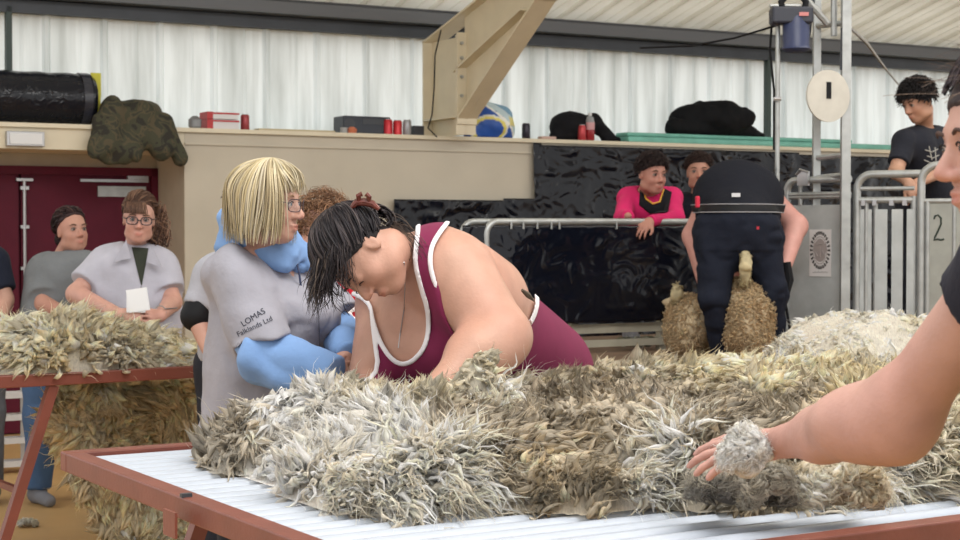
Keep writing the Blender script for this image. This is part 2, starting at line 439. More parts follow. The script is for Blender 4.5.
# floor, wall
fl = MB().box((3, 7, -.05), (30, 26, .1)).build('floor', M['floor']); struct(fl)
mbw = wmb((sc_, S1, -.62, 0, 0, LZ - .03))
wl = mbw.build('wall_back', M['cream']); struct(wl)
hz = wpx(80, 150)[1]
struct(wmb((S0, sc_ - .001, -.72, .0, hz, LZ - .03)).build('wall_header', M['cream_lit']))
rz = wpx(80, 167, -.62)[1]
struct(wmb((S0, sc_ - .002, -.70, -.62, rz, hz - .001)).build('wall_recess', M['cream_shaded']))
struct(wmb((sc_ - .004, sc_ + .004, -.62, -.0, 0, hz)).build('wall_return', M['cream_shaded']))
# ledge board and bead
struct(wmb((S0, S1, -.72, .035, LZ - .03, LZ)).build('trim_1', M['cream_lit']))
struct(wmb((sc_, S1, 0, .015, LZ - .12, LZ - .105)).build('trim_2', M['cream']))
# maroon double doors
dl = wpx(20, 250, -.62)[0]; dr = wpx(157, 250, -.62)[0]
struct(wmb((S0, dr, -.75, -.665, 0, rz), (S0, dr + .0, -.66, -.585, rz - .06, rz), (dr - .05, dr, -.66, -.585, 0, rz)).build('trim_3', M['maroon']))  # first box: backing added to stop daylight showing between the door leaves
for i, (a, b) in enumerate(((dl - 1.05, dl - .01), (dl + .01, dr - .05))):
    dd = wmb((a, b, -.66, -.62, 0.01, rz - .06)).build('door_%d' % (i + 1), M['maroon']); struct(dd)
    if i == 1:
        bolt = MB()
        s_ = dl + .03; bolt.tube([W(s_, -.60, .95), W(s_, -.60, rz - .1)], .012)
        for zz in (1.2, 1.5, 1.78): wbox(bolt, s_ - .03, s_ + .03, -.62, -.59, zz - .012, zz + .012)
        wbox(bolt, s_ - .06, s_ + .06, -.62, -.585, rz - .11, rz - .09)
        bolt.build('panic_bolt', M['chrome'], dd)
        c = MB(); a1, z1 = wpx(80, 180, -.6); a2, z2 = wpx(148, 182, -.6)
        wbox(c, a1, a2, -.6, -.585, z1 - .012, z1 + .008); wbox(c, (a1 + a2) / 2 + .1, a2, -.62, -.59, z1 + .01, z1 + .05); c.build('door_closer', M['chrome'], dd)
        a1, z1 = wpx(98, 186, -.6); a2, z2 = wpx(146, 197, -.6)
        wmb((a1, a2, -.62, -.60, z2, z1)).build('sign_plate', M['galv'], dd)  # sign plate high on the door leaf
# translucent wall strip above ledge (corrugated)
ZT = 3.05
def corrugated(name, p0, du, dv, nu_len, nv_len, nrm, pitch, depth, m, thick=0):
    prof = [(0, 0), (.42, 0), (.46, .3), (.5, 0), (.80, 0), (.84, 1), (.91, 1), (.95, 0)]
    ss, hh = [], []
    k = int(nu_len / pitch)
    for i in range(k):
        for a, h in prof: ss.append((i + a) * pitch); hh.append(h * depth)
    ss.append(k * pitch); hh.append(0)
    V = []
    for s, h in zip(ss, hh):
        V.append(p0 + du * s + nrm * h); V.append(p0 + du * s + nrm * h + dv * nv_len)
    Fs = [[2 * i, 2 * i + 2, 2 * i + 3, 2 * i + 1] for i in range(len(ss) - 1)]
    return mesh_np(name, V, Fs, m, smooth=False)
ws = corrugated('window_1', W(S0, -.45, LZ), U, UP, 15, ZT - LZ + .05, Nn, .42, .03, M['sheet']); struct(ws)
# mullions
for i, px in enumerate((8, 767)):
    s = wpx(px, 40, -.4)[0]; struct(wmb((s - .02, s + .02, -.42, -.36, LZ, ZT)).build('trim_%d' % (4 + i), mat('green_steel', lin(46, 62, 58), .5)))
# eave beams
zb0 = wpx(0, 10, -.3)[1]
struct(wmb((S0, S1, -.56, -.50, zb0 - .02, zb0 + .32)).build('beam_light_block', M['darksteel']))  # added box, blocks sky light leaking between the eave beams
struct(wmb((S0, S1, -.44, -.36, zb0, zb0 + .09)).build('beam_lower', M['darksteel']))
struct(wmb((S0, S1, -.40, -.22, zb0 + .10, zb0 + .12), (S0, S1, -.25, -.22, zb0 + .12, zb0 + .2), (S0, S1, -.40, -.22, zb0 + .19, zb0 + .21)).build('beam_upper', mat('dark_channel', lin(92, 94, 98), .5, .2)))
# roof
pr = .26
dv = unit(Nn + UP * pr); nr = unit(np.cross(U, dv)); nr = nr if nr[2] < 0 else -nr
rf = corrugated('ceiling', W(S0, -.6, zb0 + .2 - .0), U, dv, 15, 13.5, nr, .30, .035, roof_mat()); struct(rf)
# purlins
for k_ in range(1, 4):
    c = W((S0 + S1) / 2, -.6, zb0 + .2) + dv * (k_ * 1.9) + nr * .07
    struct(MB().box(c, (15, .06, .10), np.array([U, dv, nr])).build('ceiling_purlin', M['darksteel']))
# ------------------------------------------------------------------ portal frame
sp = wpx(447, 134, -.05)[0]
def ppx(px, py, s=sp):
    r = ray(px, py); q = V3(0, 0, CAMZ) - W(s, 0, 0); t = -np.dot(q, U) / np.dot(r, U); p = q + r * t
    return float(np.dot(p, Nn)), float(p[2])
pf = thing('portal_frame', 'cream painted steel roof column with bolted haunch, standing on the wall ledge', 'steel column', W(sp, -.05, LZ))
o0, o1 = ppx(432, 130)[0], ppx(466, 130)[0]
hw = .085
zt = ppx(455, 38)[1]
col = MB(); wbox(col, sp - hw, sp + hw, o0, o0 + .015, LZ, zt); wbox(col, sp - hw, sp + hw, o1 - .015, o1, LZ, zt); wbox(col, sp - .006, sp + .006, o0, o1, LZ, zt)
wbox(col, sp - hw, sp + hw, o0, o1, LZ + .13, LZ + .145)
col.build('column', M['steelcream'], pf)
def flange(mb, a, b, t=.015):
    (oa, za), (ob, zb) = a, b; A = W(sp, oa, za); Bq = W(sp, ob, zb); d = unit(Bq - A); n2 = np.cross(U, d)
    mb.box((A + Bq) / 2, (2 * hw, np.linalg.norm(Bq - A), t), np.array([U, d, n2]))
r0 = (o1, zt - .02); rup = 3.2
rafter = MB()
flange(rafter, (o0, zt), (o0 + rup, zt + pr * rup))
top = [(o1, LZ + .62), (o1 + .0, zt), (o0 + rup, zt + pr * rup), (o0 + rup, zt + pr * rup - .3)]
ha = ppx(464, 122); hb = ppx(545, 0); hs = (hb[1] - ha[1]) / (hb[0] - ha[0])
hbo = (ha[0] + 1.25, ha[1] + 1.25 * hs * .82)
flange(rafter, (ha[0], ha[1]), hb); 
m1 = ppx(462, 72); m2 = ppx(530, 10)
flange(rafter, m1, (m2[0] + 0, m2[1])); 
flange(rafter, hb, (o0 + rup, zt + pr * rup - .25))
rafter.prism([W(sp - .006, *p) for p in [(o1 - .01, ha[1]), hb, (o0 + rup, zt + pr * rup - .25), (o0 + rup, zt + pr * rup), (o1 - .01, zt + pr * (o1 - o0))]], U * .012)
rafter.build('rafter', M['steelcream'], pf)
pl = MB(); wbox(pl, sp - hw, sp + hw, o1, o1 + .018, ha[1] - .02, zt + .02); pl.build('splice_plate', M['steelcream'], pf)
for zz in (.12, .3, .48, .62):
    MB().tube([W(sp - hw * .6, o1 + .018, ha[1] + zz * .8 + .1), W(sp - hw * .6, o1 + .035, ha[1] + zz * .8 + .1)], .014, 6).build('bolt', M['galv'], pf)
cb = MB(); q0 = [(441, 30), (435, 55), (434, 90), (432, 115), (428, 128), (437, 137)]
cb.tube([B(x, y, 12.72) for x, y in q0], .006, 6); o = cb.build('cable', M['black']); tag(o, 'thin black cable hanging down the cream steel column', 'cable')
def proj(P):
    c, s = math.cos(PITCH), math.sin(PITCH)
    q = P - V3(0, 0, CAMZ); dep = q[:, 1] * c - q[:, 2] * s; y = q[:, 1] * s + q[:, 2] * c
    return 480 + F * q[:, 0] / dep, 270 - F * y / dep
def tubes(*segs, r=.02, n=10):
    m = MB()
    for s in segs: m.tube(s, r, n)
    return m
def arc(c, r, a0, a1, e1, e2, n=6):
    return [V3(*c) + r * (math.cos(a0 + (a1 - a0) * i / n) * e1 + math.sin(a0 + (a1 - a0) * i / n) * e2) for i in range(n + 1)]
# ------------------------------------------------------------------ roller tables
def roller_table(A, u, v, L, Wd, name, label, pitch=.064, leg_a=(.15, .85), splay=.14, zt=.9, grp=None):
    ax = np.array([u, v, UP]) if np.dot(np.cross(u, v), UP) > 0 else np.array([u, v, UP])
    A = V3(A[0], A[1], 0); P = lambda a, b, z: A + u * a + v * b + UP * z
    t = thing(name, label, 'table', P(L / 2, Wd / 2, 0), grp)
    m = MB(); w = .05
    for b in (w / 2, Wd - w / 2): m.box(P(L / 2, b, zt - w / 2), (L, w, w), ax)
    for a in (w / 2, L - w / 2): m.box(P(a, Wd / 2, zt - w / 2), (w, Wd - 2 * w, w), ax)
    m.build('frame', M['redsteel'], t, bevel=.004)
    n = int((Wd - 2 * w) / pitch)
    for i in range(n):
        b = w + (i + .5) * (Wd - 2 * w) / n
        MB().tube([P(w + .001, b, zt - .032), P(L - w - .001, b, zt - .032)], min(.0235, pitch * .36), 14).build('roller', M['pvc'], t, smooth=True)
    for a, da in ((leg_a[0] * L, -1), (leg_a[1] * L, 1)):
        for b, db in ((.03, -1), (Wd - .03, 1)):
            q0 = P(a, b, zt - w); q1 = P(a + da * splay * 2.2, b, 0.0)
            d = unit(q1 - q0); MB().box((q0 + q1) / 2, (.04, .04, np.linalg.norm(q1 - q0)), np.array([unit(np.cross(v, d)), v, d])).build('leg', M['redsteel'], t)
        MB().box(P(a + da * splay, Wd / 2, zt / 2 - .02), (.025, Wd - .06, .025), ax).build('leg_brace', M['redsteel'], t)
    return t, P
u1 = V3(math.cos(math.radians(31.2)), math.sin(math.radians(31.2)), 0); v1 = V3(u1[1], -u1[0], 0)
A1 = Zp(60, 451, .9)
T1, P1 = roller_table(A1, u1, v1, 3.6, 1.925, 'wool_table', 'red oxide steel framed wool table with white plastic rollers, nearest the viewer', leg_a=(.12, .88))
hb_ = MB(); q = Zp(186, 497, .9); hb_.box(q + UP * .004, (.024, .012, .008), np.array([u1, v1, UP])); hb_.build('bolt', M['darksteel'], T1)
hb_ = MB(); q = Zp(171, 500, .9) - u1 * .0
hb_.box(q - u1 * .002 - UP * .05 + V3(0, 0, 0), (.006, .07, .055), np.array([u1, v1, UP])); hb_.build('leg_socket', M['redsteel'], T1)
a2 = Zp(0, 376, .9); b2 = Zp(200, 366, .9); u2 = unit(b2 - a2); u2[2] = 0; v2 = V3(u2[1], -u2[0], 0)
A2 = a2 - v2 * 1.5 - u2 * .9
T2, P2 = roller_table(A2, u2, v2, 2.25, 1.5, 'wool_table', 'second wool table with red steel frame at the left, heaped with a cream fleece', pitch=.075, leg_a=(.50, .9), splay=.13)
u3 = V3(math.cos(math.radians(8)), math.sin(math.radians(8)), 0); v3 = V3(u3[1], -u3[0], 0)
C3c = B(990, 383, 6.7); C3c[2] = 0; A3 = C3c - u3 * .8 - v3 * .45
T3, P3 = roller_table(A3, u3, v3, 1.6, .9, 'wool_table', 'wool table behind the near one at the right, hidden under a bright white fleece', pitch=.075)
# ------------------------------------------------------------------ fleeces
def poly_sd(P, poly):
    poly = np.array(poly, float); n = len(poly); d = np.full(len(P), 1e9); ins = np.zeros(len(P), bool)
    for i in range(n):
        a = poly[i]; b = poly[(i + 1) % n]; e = b - a; w = P - a
        t = np.clip((w @ e) / (e @ e), 0, 1); q = w - t[:, None] * e; d = np.minimum(d, (q * q).sum(1))
        c = ((a[1] > P[:, 1]) != (b[1] > P[:, 1])) & (P[:, 0] < (b[0] - a[0]) * (P[:, 1] - a[1]) / (b[1] - a[1] + 1e-12) + a[0]); ins ^= c
    return np.where(ins, np.sqrt(d), -np.sqrt(d))
FM = fibre_mat('wool_fibre', rough=.95, sc=(2.2, .35, 1.), bump=.8, var=.2, sheen=.0, transl=.62)
def fleece(name, A, u, v, nn, poly, H, blobs, n, label, cat='fleece', group=None, step=.02, seed=0, scale=1., kindf=None, soft=.07, parent=None, extra=None, dens=None):
    poly = np.array(poly, float); lo = poly.min(0) - .02; hi = poly.max(0) + .02
    na, nb = [int(math.ceil((hi[i] - lo[i]) / step)) + 1 for i in (0, 1)]
    def Hf(q):
        sd = poly_sd(q, poly) + .025 * vnoise(np.c_[q, q[:, :1] * 0], 9, seed + 5)
        h = H(q) * np.clip(1 - np.exp(-np.maximum(sd, 0) / soft), 0, 1) ** .7
        bmp = fbm(np.c_[q * 1.0, q[:, :1] * 0], 6, 3, seed) * .03 * scale
        return np.where(sd > 0, np.maximum(h + bmp * np.clip(sd / .05, 0, 1), .004), 0), sd
    ga = lo[0] + np.arange(na) * step; gb = lo[1] + np.arange(nb) * step
    GA, GB = np.meshgrid(ga, gb, indexing='ij'); q = np.c_[GA.ravel(), GB.ravel()]; h, sd = Hf(q)
    Pw = lambda q, h: A + q[:, :1] * u + q[:, 1:2] * v + h[:, None] * nn
    V = Pw(q, h); idx = np.arange(na * nb).reshape(na, nb)
    Q = np.stack([idx[:-1, :-1], idx[1:, :-1], idx[1:, 1:], idx[:-1, 1:]], -1).reshape(-1, 4)
    Q = Q[(sd[Q] > -.012).any(1)]
    if np.dot(np.cross(u, v), nn) < 0: Q = Q[:, ::-1]
    def style(P):
        px, py = proj(P); Wt = []; 
        for b in blobs: Wt.append(np.exp(-(((px - b[0]) ** 2 + ((py - b[1]) * 1.25) ** 2) / (2 * (b[2] * .62) ** 2))) + 1e-9)
        Wt = np.array(Wt) ** 2.2; Wt = Wt * np.exp(.9 * np.array([vnoise(P, 9, 30 + i) for i in range(len(blobs))])); Wt /= Wt.sum(0)
        prm = np.array([[*lin(*b[3][0]), *lin(*b[3][1]), *b[3][2:]] for b in blobs])
        r_ = Wt.T @ prm; r_[:, :6] = np.clip(r_[:, :6], .01, 1) ** .78 * np.array([1.02, 1, .97] * 2); return r_
    S0_ = style(V)
    parts = [(V, Q, S0_[:, :3] * .97, np.c_[V * 100])]
    m = 0; R = []; CL = 6; nc = n // CL
    while m < nc:
        c = rng.uniform(lo, hi, (nc * 2, 2)); hh, s_ = Hf(c)
        k = (s_ > .004)
        if dens is not None: k &= rng.uniform(size=len(c)) < dens(c)
        k &= rng.uniform(size=len(c)) < np.where(s_ < .10, 1., .5)
        c = c[k]; R.append(c); m += len(c)
    cc0 = np.repeat(np.concatenate(R)[:nc], CL, 0); sz = np.repeat(rng.uniform(.5, 1.7, nc), CL)
    off = rng.normal(0, 1, (len(cc0), 2)) * (.0085 * scale * sz)[:, None]; R = [cc0 + off]; n = len(cc0)
    clr = np.repeat(rng.normal(0, .30, (nc, 3)), CL, 0); clb = np.repeat(1 + rng.normal(0, .13, (nc, 1)), CL, 0); clw = np.repeat(rng.uniform(0, 1, (nc, 1)), CL, 0)
    conv = -(off[:, :1] * u + off[:, 1:2] * v)
    c = np.concatenate(R)[:n]; h, s_ = Hf(c); e = .008
    ha = (Hf(c + [e, 0])[0] - Hf(c - [e, 0])[0]) / (2 * e); hb = (Hf(c + [0, e])[0] - Hf(c - [0, e])[0]) / (2 * e)
    g = np.hypot(ha, hb); sc2 = np.where(g > 2.5, 2.5 / (g + 1e-9), 1); ha *= sc2; hb *= sc2
    nrm = unit(nn - ha[:, None] * u - hb[:, None] * v); root = Pw(c, h) - nrm * .01
    S = style(root)
    basec, tipc, LL, WW, upn, sw, du, dvv, curl = S[:, :3], S[:, 3:6], S[:, 6], S[:, 7], S[:, 8], S[:, 9], S[:, 10], S[:, 11], S[:, 12]
    s3 = np.stack([vnoise(root, 7, seed + 60 + i) * 1.3 + .35 * vnoise(root, 30, seed + 70 + i) for i in range(3)], 1)
    d = unit(nrm * upn[:, None] + s3 * sw[:, None] + clr + rng.normal(0, .09, root.shape) + du[:, None] * u + dvv[:, None] * v)
    dn = (d * nrm).sum(1, keepdims=True); d = unit(np.where(dn < .18, d + nrm * (.22 - dn), d))
    L = LL * rng.uniform(.8, 1.15, len(c)) * scale * (.55 + .45 * sz); Wd = WW * rng.uniform(.6, 1.35, len(c)) * scale
    cn = (1 + .22 * vnoise(root, 22, seed + 90))[:, None]
    dk = (vnoise(root, 16, seed + 95) > .25)[:, None] * .14
    basec = basec * cn * clb; tipc = tipc * cn * (1 - dk) * clb; tipc = tipc * (1 - .45 * (clw > .8)) + basec * .45 * (clw > .8)
    bend = unit(v * .6 + s3 * .8 + clr) * .35 - nn * .10 + conv / L[:, None] * .9
    parts.append(make_locks(root, d, L, Wd, tipc, basec, bend=bend, curl=curl[:, None, None] * .6, flat=.32, T=7, crimp=.012, jitter=.12))
    k = rng.random(len(c)) < .35       # wisps: fine single fibres standing off the locks
    parts.append(make_locks(root[k], unit(d[k] + rng.normal(0, .35, d[k].shape)), L[k] * 1.25, Wd[k] * .12, tipc[k] * 1.1, basec[k] * 1.1, bend=bend[k] * 1.4, curl=.12, flat=.8, T=7, profile='hair', jitter=.1))
    if extra: parts += extra
    V, Q, cc, ff = merge(parts)
    o = mesh_np(name, V, Q, FM, parent, col=cc, fib=ff)
    if parent is None: tag(o, label, cat, group)
    return o
#            base            tip           L    W     up  swirl du   dv   curl
GR = [(208, 202, 190), (164, 156, 142), .065, .0085, .45, .9, -.2, .3, .10]
WH = [(255, 254, 251), (252, 250, 244), .070, .0100, .35, 1.0, -.1, .35, .10]
CW = [(254, 250, 240), (242, 235, 218), .110, .0042, .3, .8, .1, .8, .22]
RG = [(222, 216, 198), (192, 184, 164), .045, .0120, .30, .6, -.3, .4, .04]
CR = [(252, 246, 226), (164, 152, 130), .080, .0165, 1.7, .3, .0, .15, .03]
YC = [(254, 248, 222), (204, 190, 158), .085, .0175, 1.5, .3, .0, .3, .03]
BR = [(212, 202, 184), (142, 132, 116), .050, .0100, .55, .9, .0, .35, .09]
B2 = [(220, 208, 186), (150, 138, 116), .062, .0085, .35, 1.0, .0, .5, .14]
DK = [(176, 170, 156), (118, 114, 106), .055, .0050, .7, 1.0, .0, .3, .16]
blobs1 = [(225, 445, 30, GR), (215, 460, 20, GR), (262, 432, 22, BR), (300, 425, 42, WH), (290, 462, 36, WH), (345, 445, 42, WH), (385, 425, 24, WH), (330, 485, 30, CW), (385, 495, 42, CW), (450, 490, 44, CW),
          (420, 385, 42, RG), (355, 402, 18, RG), (465, 375, 30, RG), (450, 425, 26, BR), (410, 440, 24, WH), (395, 462, 20, CW), (490, 400, 22, CW), (545, 378, 26, CR), (600, 366, 30, CR), (650, 372, 30, CR), (700, 372, 30, YC), (760, 376, 34, YC), (815, 372, 30, YC), (860, 366, 26, CR),
          (540, 415, 34, BR), (610, 405, 34, BR), (670, 408, 34, BR), (740, 405, 34, BR), (800, 405, 26, BR), (510, 450, 34, BR), (570, 465, 36, B2), (620, 440, 30, BR), (560, 495, 26, B2), (640, 470, 24, CW), (520, 485, 24, B2), (665, 455, 20, CW), (700, 490, 26, DK), (760, 480, 30, B2), (830, 480, 30, CW), (900, 465, 34, CW), (950, 440, 34, CR), (900, 400, 30, YC), (950, 400, 30, YC)]
def ab1(px, py, z=.92):
    p = Zp(px, py, z) - A1; return float(p @ u1), float(p @ v1)
poly1 = [ab1(204, 462, .905), ab1(222, 468, .905), ab1(262, 470, .905), ab1(285, 490, .905), ab1(330, 504, .905), ab1(380, 510, .905), ab1(440, 510, .905), ab1(470, 503, .905), ab1(530, 505, .905), ab1(590, 508, .905), ab1(650, 500, .905), ab1(700, 506, .905), ab1(790, 504, .905), ab1(850, 494, .905), ab1(960, 489, .905), (2.2, 1.7), (2.9, 1.5), (2.9, .2), (2.3, -.02), (1.6, -.02), (.95, .0), (.6, .04), (.4, .1), (.30, .22)]
mounds1 = []
def mound(px, py, z, r, h, rb=None):
    a, b = ab1(px, py, z); mounds1.append((a, b, r, rb or r, h))
mound(235, 425, 1.02, .10, .05); mound(300, 420, 1.0, .14, .03); mound(265, 405, 1.04, .09, .05); mound(360, 398, 1.04, .11, .07); mound(395, 392, 1.09, .09, .06); mound(430, 384, 1.105, .09, .085); mound(462, 376, 1.115, .07, .09); mound(486, 366, 1.135, .065, .165)
mound(560, 440, 1.0, .2, .03); mound(700, 420, 1.02, .25, .03); mound(395, 470, .95, .15, -.02); mound(530, 372, 1.05, .06, -.04)
mound(720, 455, 1.02, .16, .03); mound(900, 440, 1.0, .25, .02)
def H1(q):
    h = .105 + .03 * vnoise(np.c_[q, q[:, :1] * 0], 4, 3)
    for a, b, ra, rb, hh in mounds1: h = h + hh * np.exp(-((q[:, 0] - a) / ra) ** 2 - ((q[:, 1] - b) / rb) ** 2)
    h = h + .035 * np.exp(-((q[:, 1] - .12) / .1) ** 2) * np.clip((q[:, 0] - .9) / .2, 0, 1) - .03 * np.exp(-((q[:, 1] - .35) / .1) ** 2) * np.clip((q[:, 0] - .9) / .2, 0, 1) + .02 * np.sin(q[:, 1] * 21 + q[:, 0] * 3) * (q[:, 1] > .4)
    return np.maximum(h, .03)
f1 = fleece('fleece', A1 * V3(1, 1, 0) + UP * .896, u1, v1, UP, poly1, H1, blobs1, int(52000 * DENS), 'large grey and cream fleece spread over the near roller table', seed=1,
            dens=lambda c: np.where(c[:, 0] > 2.0, .35, 1.))
# far table fleece
C2 = [(252, 246, 224), (196, 182, 148), .085, .018, 1.0, 1.0, 0, .3, .08]
C3 = [(252, 248, 232), (236, 226, 196), .085, .018, 1.0, 1.0, -.2, .3, .06]
C4 = [(232, 226, 210), (196, 188, 168), .070, .011, .7, 1.0, 0, .5, .12]
blobs2 = [(20, 345, 26, C3), (50, 325, 26, C3), (95, 330, 26, C2), (150, 345, 30, C2), (60, 355, 25, C2), (190, 350, 20, C2), (115, 350, 20, C4), (140, 360, 14, C4), (85, 368, 14, C4)]
def ab2(px, py, z=.9):
    p = Zp(px, py, z) - A2; return float(p @ u2), float(p @ v2)
lo2, hi2 = ab2(-15, 376), ab2(200, 366)
poly2 = [(lo2[0], 1.4), (lo2[0] + .15, 1.47), (1.3, 1.49), (hi2[0], 1.42), (hi2[0] + .1, .9), (hi2[0] + .05, .35), (1.4, .15), (lo2[0] + .1, .3)]
mA = ab2(75, 335, 1.05); mB = ab2(150, 355, 1.0)
def H2(q):
    return .10 + .135 * np.exp(-((q[:, 0] - mA[0] + .05) / .33) ** 2 - ((q[:, 1] - mA[1]) / .45) ** 2) + .03 * vnoise(np.c_[q, q[:, :1] * 0], 5, 9)
fleece('fleece', V3(A2[0], A2[1], .896), u2, v2, UP, poly2, H2, blobs2, int(9000 * DENS), 'cream fleece piled on the far left table in front of two women', seed=2, soft=.1)
# hanging / spilling wool below the far table
C5 = [(246, 234, 204), (220, 202, 164), .09, .017, .8, .6, 0, 1.0, .06]
C6 = [(232, 214, 172), (186, 164, 124), .09, .016, .8, .6, 0, 1.0, .06]
blobs3 = [(90, 400, 30, C5), (140, 420, 30, C6), (180, 400, 20, C6), (80, 440, 25, C5), (120, 470, 30, C5), (170, 500, 40, C5), (110, 520, 30, C5), (200, 440, 20, C6)]
hang0 = B(60, 380, 7.05); hu = unit(V3(u2[0], u2[1], 0)); hn = V3(hu[1], -hu[0], 0)
def abh(px, py):
    r = ray(px, py); q = V3(0, 0, CAMZ) - hang0; t = -np.dot(q, hn) / np.dot(r, hn); p = q + r * t
    return float(p @ hu), float(-p[2])
poly3 = [abh(58, 381), abh(100, 381), abh(215, 379), abh(216, 450), abh(222, 520), (abh(222, 540)[0], hang0[2] - .01), (abh(112, 540)[0], hang0[2] - .01), abh(88, 500), abh(72, 460), abh(46, 425)]
fleece('fleece', hang0, hu, -UP, hn, poly3, lambda q: .10 + .05 * vnoise(np.c_[q, q[:, :1] * 0], 4, 4), blobs3, int(7000 * DENS), 'tan and cream wool spilling from under the left table down to the floor', seed=3, soft=.1)
# bright white fleece behind
C7 = [(254, 251, 240), (250, 245, 228), .030, .0085, .22, .8, 0, .2, .1]
C8 = [(240, 234, 212), (216, 204, 172), .035, .008, .25, .9, 0, .2, .1]
A3t = A3
poly4 = [(-.10, .95), (-.12, .5), (-.10, .1), (.1, -.02), (1.5, -.02), (1.5, .92), (.8, .98), (.2, 1.0)]
def H4(q): return .10 + .15 * np.exp(-((q[:, 0] - .30) / .36) ** 2 - ((q[:, 1] - .45) / .6) ** 2) + .03 * np.exp(-((q[:, 0] - .9) / .3) ** 2) + .04 * vnoise(np.c_[q, q[:, :1] * 0], 6, 12)
fleece('fleece', A3t + UP * .896, u3, v3, UP, poly4, H4, [(870, 335, 40, C7), (930, 330, 30, C7), (915, 322, 14, C8), (930, 360, 30, C7), (850, 352, 14, C8)], int(14000 * DENS), 'bright white fleece heaped behind the near table, in front of the metal pen', seed=4, soft=.12)
# clumps by the hand
def clump(c, r, n, base, tip, label, L=.05, W=.005, seed=5, group=None):
    d = unit(rng.normal(size=(n, 3))); d[:, 2] = np.abs(d[:, 2]) * .9 - .15 ; d = unit(d)
    lump = 1 + .38 * vnoise(d * 1.6, 1.3, seed) + .1 * vnoise(d, 4, seed + 3)
    root = c + d * np.array(r) * lump[:, None] * .85
    tang = unit(np.cross(d, np.stack([vnoise(root, 14, seed + i) for i in range(3)], 1) + .01))
    dd = unit(tang + d * rng.uniform(.1, .45, (n, 1)) + rng.normal(0, .2, (n, 3)))
    mixn = np.clip(.5 + 1.1 * vnoise(root, 16, seed + 11), 0, 1)[:, None]
    bc = np.array(lin(*base[0])) * mixn + np.array(lin(*base[1])) * (1 - mixn); tcl = np.array(lin(*tip[0])) * mixn + np.array(lin(*tip[1])) * (1 - mixn)
    bc = bc ** .75; tcl = tcl ** .75
    p = [make_locks(root, dd, rng.uniform(.6, 1.3, n) * L, rng.uniform(.6, 1.3, n) * W, tcl, bc, bend=-d * .5, curl=.18, flat=.35, T=7, jitter=.12)]
    k = rng.random(n) < .4
    p.append(make_locks(root[k], dd[k], np.full(k.sum(), L * 1.2), np.full(k.sum(), W * .12), tcl[k], bc[k] * 1.1, curl=.2, flat=.8, profile='hair'))
    core, qc = extract(lambda P: d_ell(P, c, np.array(r) * .70), c - np.array(r) * 1.2, c + np.array(r) * 1.2, .008)
    p.append((core, qc, np.tile(np.array(lin(*base[1])) * .95, (len(core), 1)), core * 100))
    V, Q, cc, ff = merge(p); o = mesh_np('wool_clump', V, Q, FM, None, col=cc, fib=ff); return tag(o, label, 'wool', group)
def onT(px, py, z, dz=0): return Zp(px, py, z)
clump(B(747, 458, 2.93), (.046, .035, .055), 2600, ((254, 252, 248), (250, 246, 236)), ((254, 250, 244), (244, 236, 220)), 'fluffy white tuft of wool pressed against the back of the reaching hand', L=.034, W=.0055)
clump(B(742, 487, 3.22), (.105, .06, .052), 2800, ((214, 206, 190), (136, 132, 126)), ((226, 218, 198), (120, 117, 112)), 'dark grey and beige clump of wool under the reaching hand', seed=8)
clump(B(838, 486, 3.24), (.082, .055, .055), 2200, ((250, 244, 228), (226, 214, 188)), ((244, 236, 216), (206, 190, 162)), 'cream curled clump of wool at the table edge under the forearm', seed=14)
# scrap of wool on the floor
clump(Zp(27, 527, .0) + UP * .02, (.05, .04, .02), 200, ((240, 236, 222), (222, 214, 196)), ((236, 230, 214), (220, 210, 190)), 'small scrap of white wool on the floor below the left table', L=.03, seed=21)
# ------------------------------------------------------------------ black plastic sheets
def plastic(name, P, poly, label, disp=.035, step=.016, seed=0, dirn=None, mode='wall'):
    poly = np.array(poly, float); lo = poly.min(0); hi = poly.max(0)
    na, nb = [int((hi[i] - lo[i]) / step) + 2 for i in (0, 1)]
    GA, GB = np.meshgrid(np.linspace(lo[0], hi[0], na), np.linspace(lo[1], hi[1], nb), indexing='ij'); q = np.c_[GA.ravel(), GB.ravel()]
    q3 = np.c_[q, q[:, :1] * 0]
    wq = q3 + .12 * np.stack([fbm(q3, 3, 2, seed + 5), fbm(q3, 3, 2, seed + 6), q3[:, 0] * 0], 1)
    d = disp * (1.1 + fbm(q3 * [1, .5, 1], 1.6, 3, seed) * .9 - 1.3 * np.abs(vnoise(wq * [1, .5, 1], 3.2, seed + 3)) - .5 * np.abs(vnoise(wq * [.6, 1.2, 1], 8, seed + 4)))
    d = np.maximum(d, .004)
    V = np.array([P(a, b, o) for (a, b), o in zip(q, d)]); idx = np.arange(na * nb).reshape(na, nb)
    Q = np.stack([idx[:-1, :-1], idx[1:, :-1], idx[1:, 1:], idx[:-1, 1:]], -1).reshape(-1, 4)
    Q = Q[(poly_sd(q, poly)[Q] > -step * .3).all(1)]
    o = mesh_np(name, V, Q, M['plastic'], None)
    md = o.modifiers.new('t', 'SOLIDIFY'); md.thickness = .002
    return tag(o, label, 'plastic sheet')
s1, z1 = wpx(531, 143); s2, z2 = wpx(531, 199); s3, z3 = wpx(391, 199)
plastic('plastic_sheet', lambda a, b, o: W(a, o + .016, b), [(s1, z1), (s2, z2), (s3, z3), (wpx(398, 260)[0], .02), (9.8, .02), (9.8, LZ - .06), (s1 + .3, LZ - .05)], 'wrinkled black plastic sheet hung on the back wall below the ledge', seed=2)
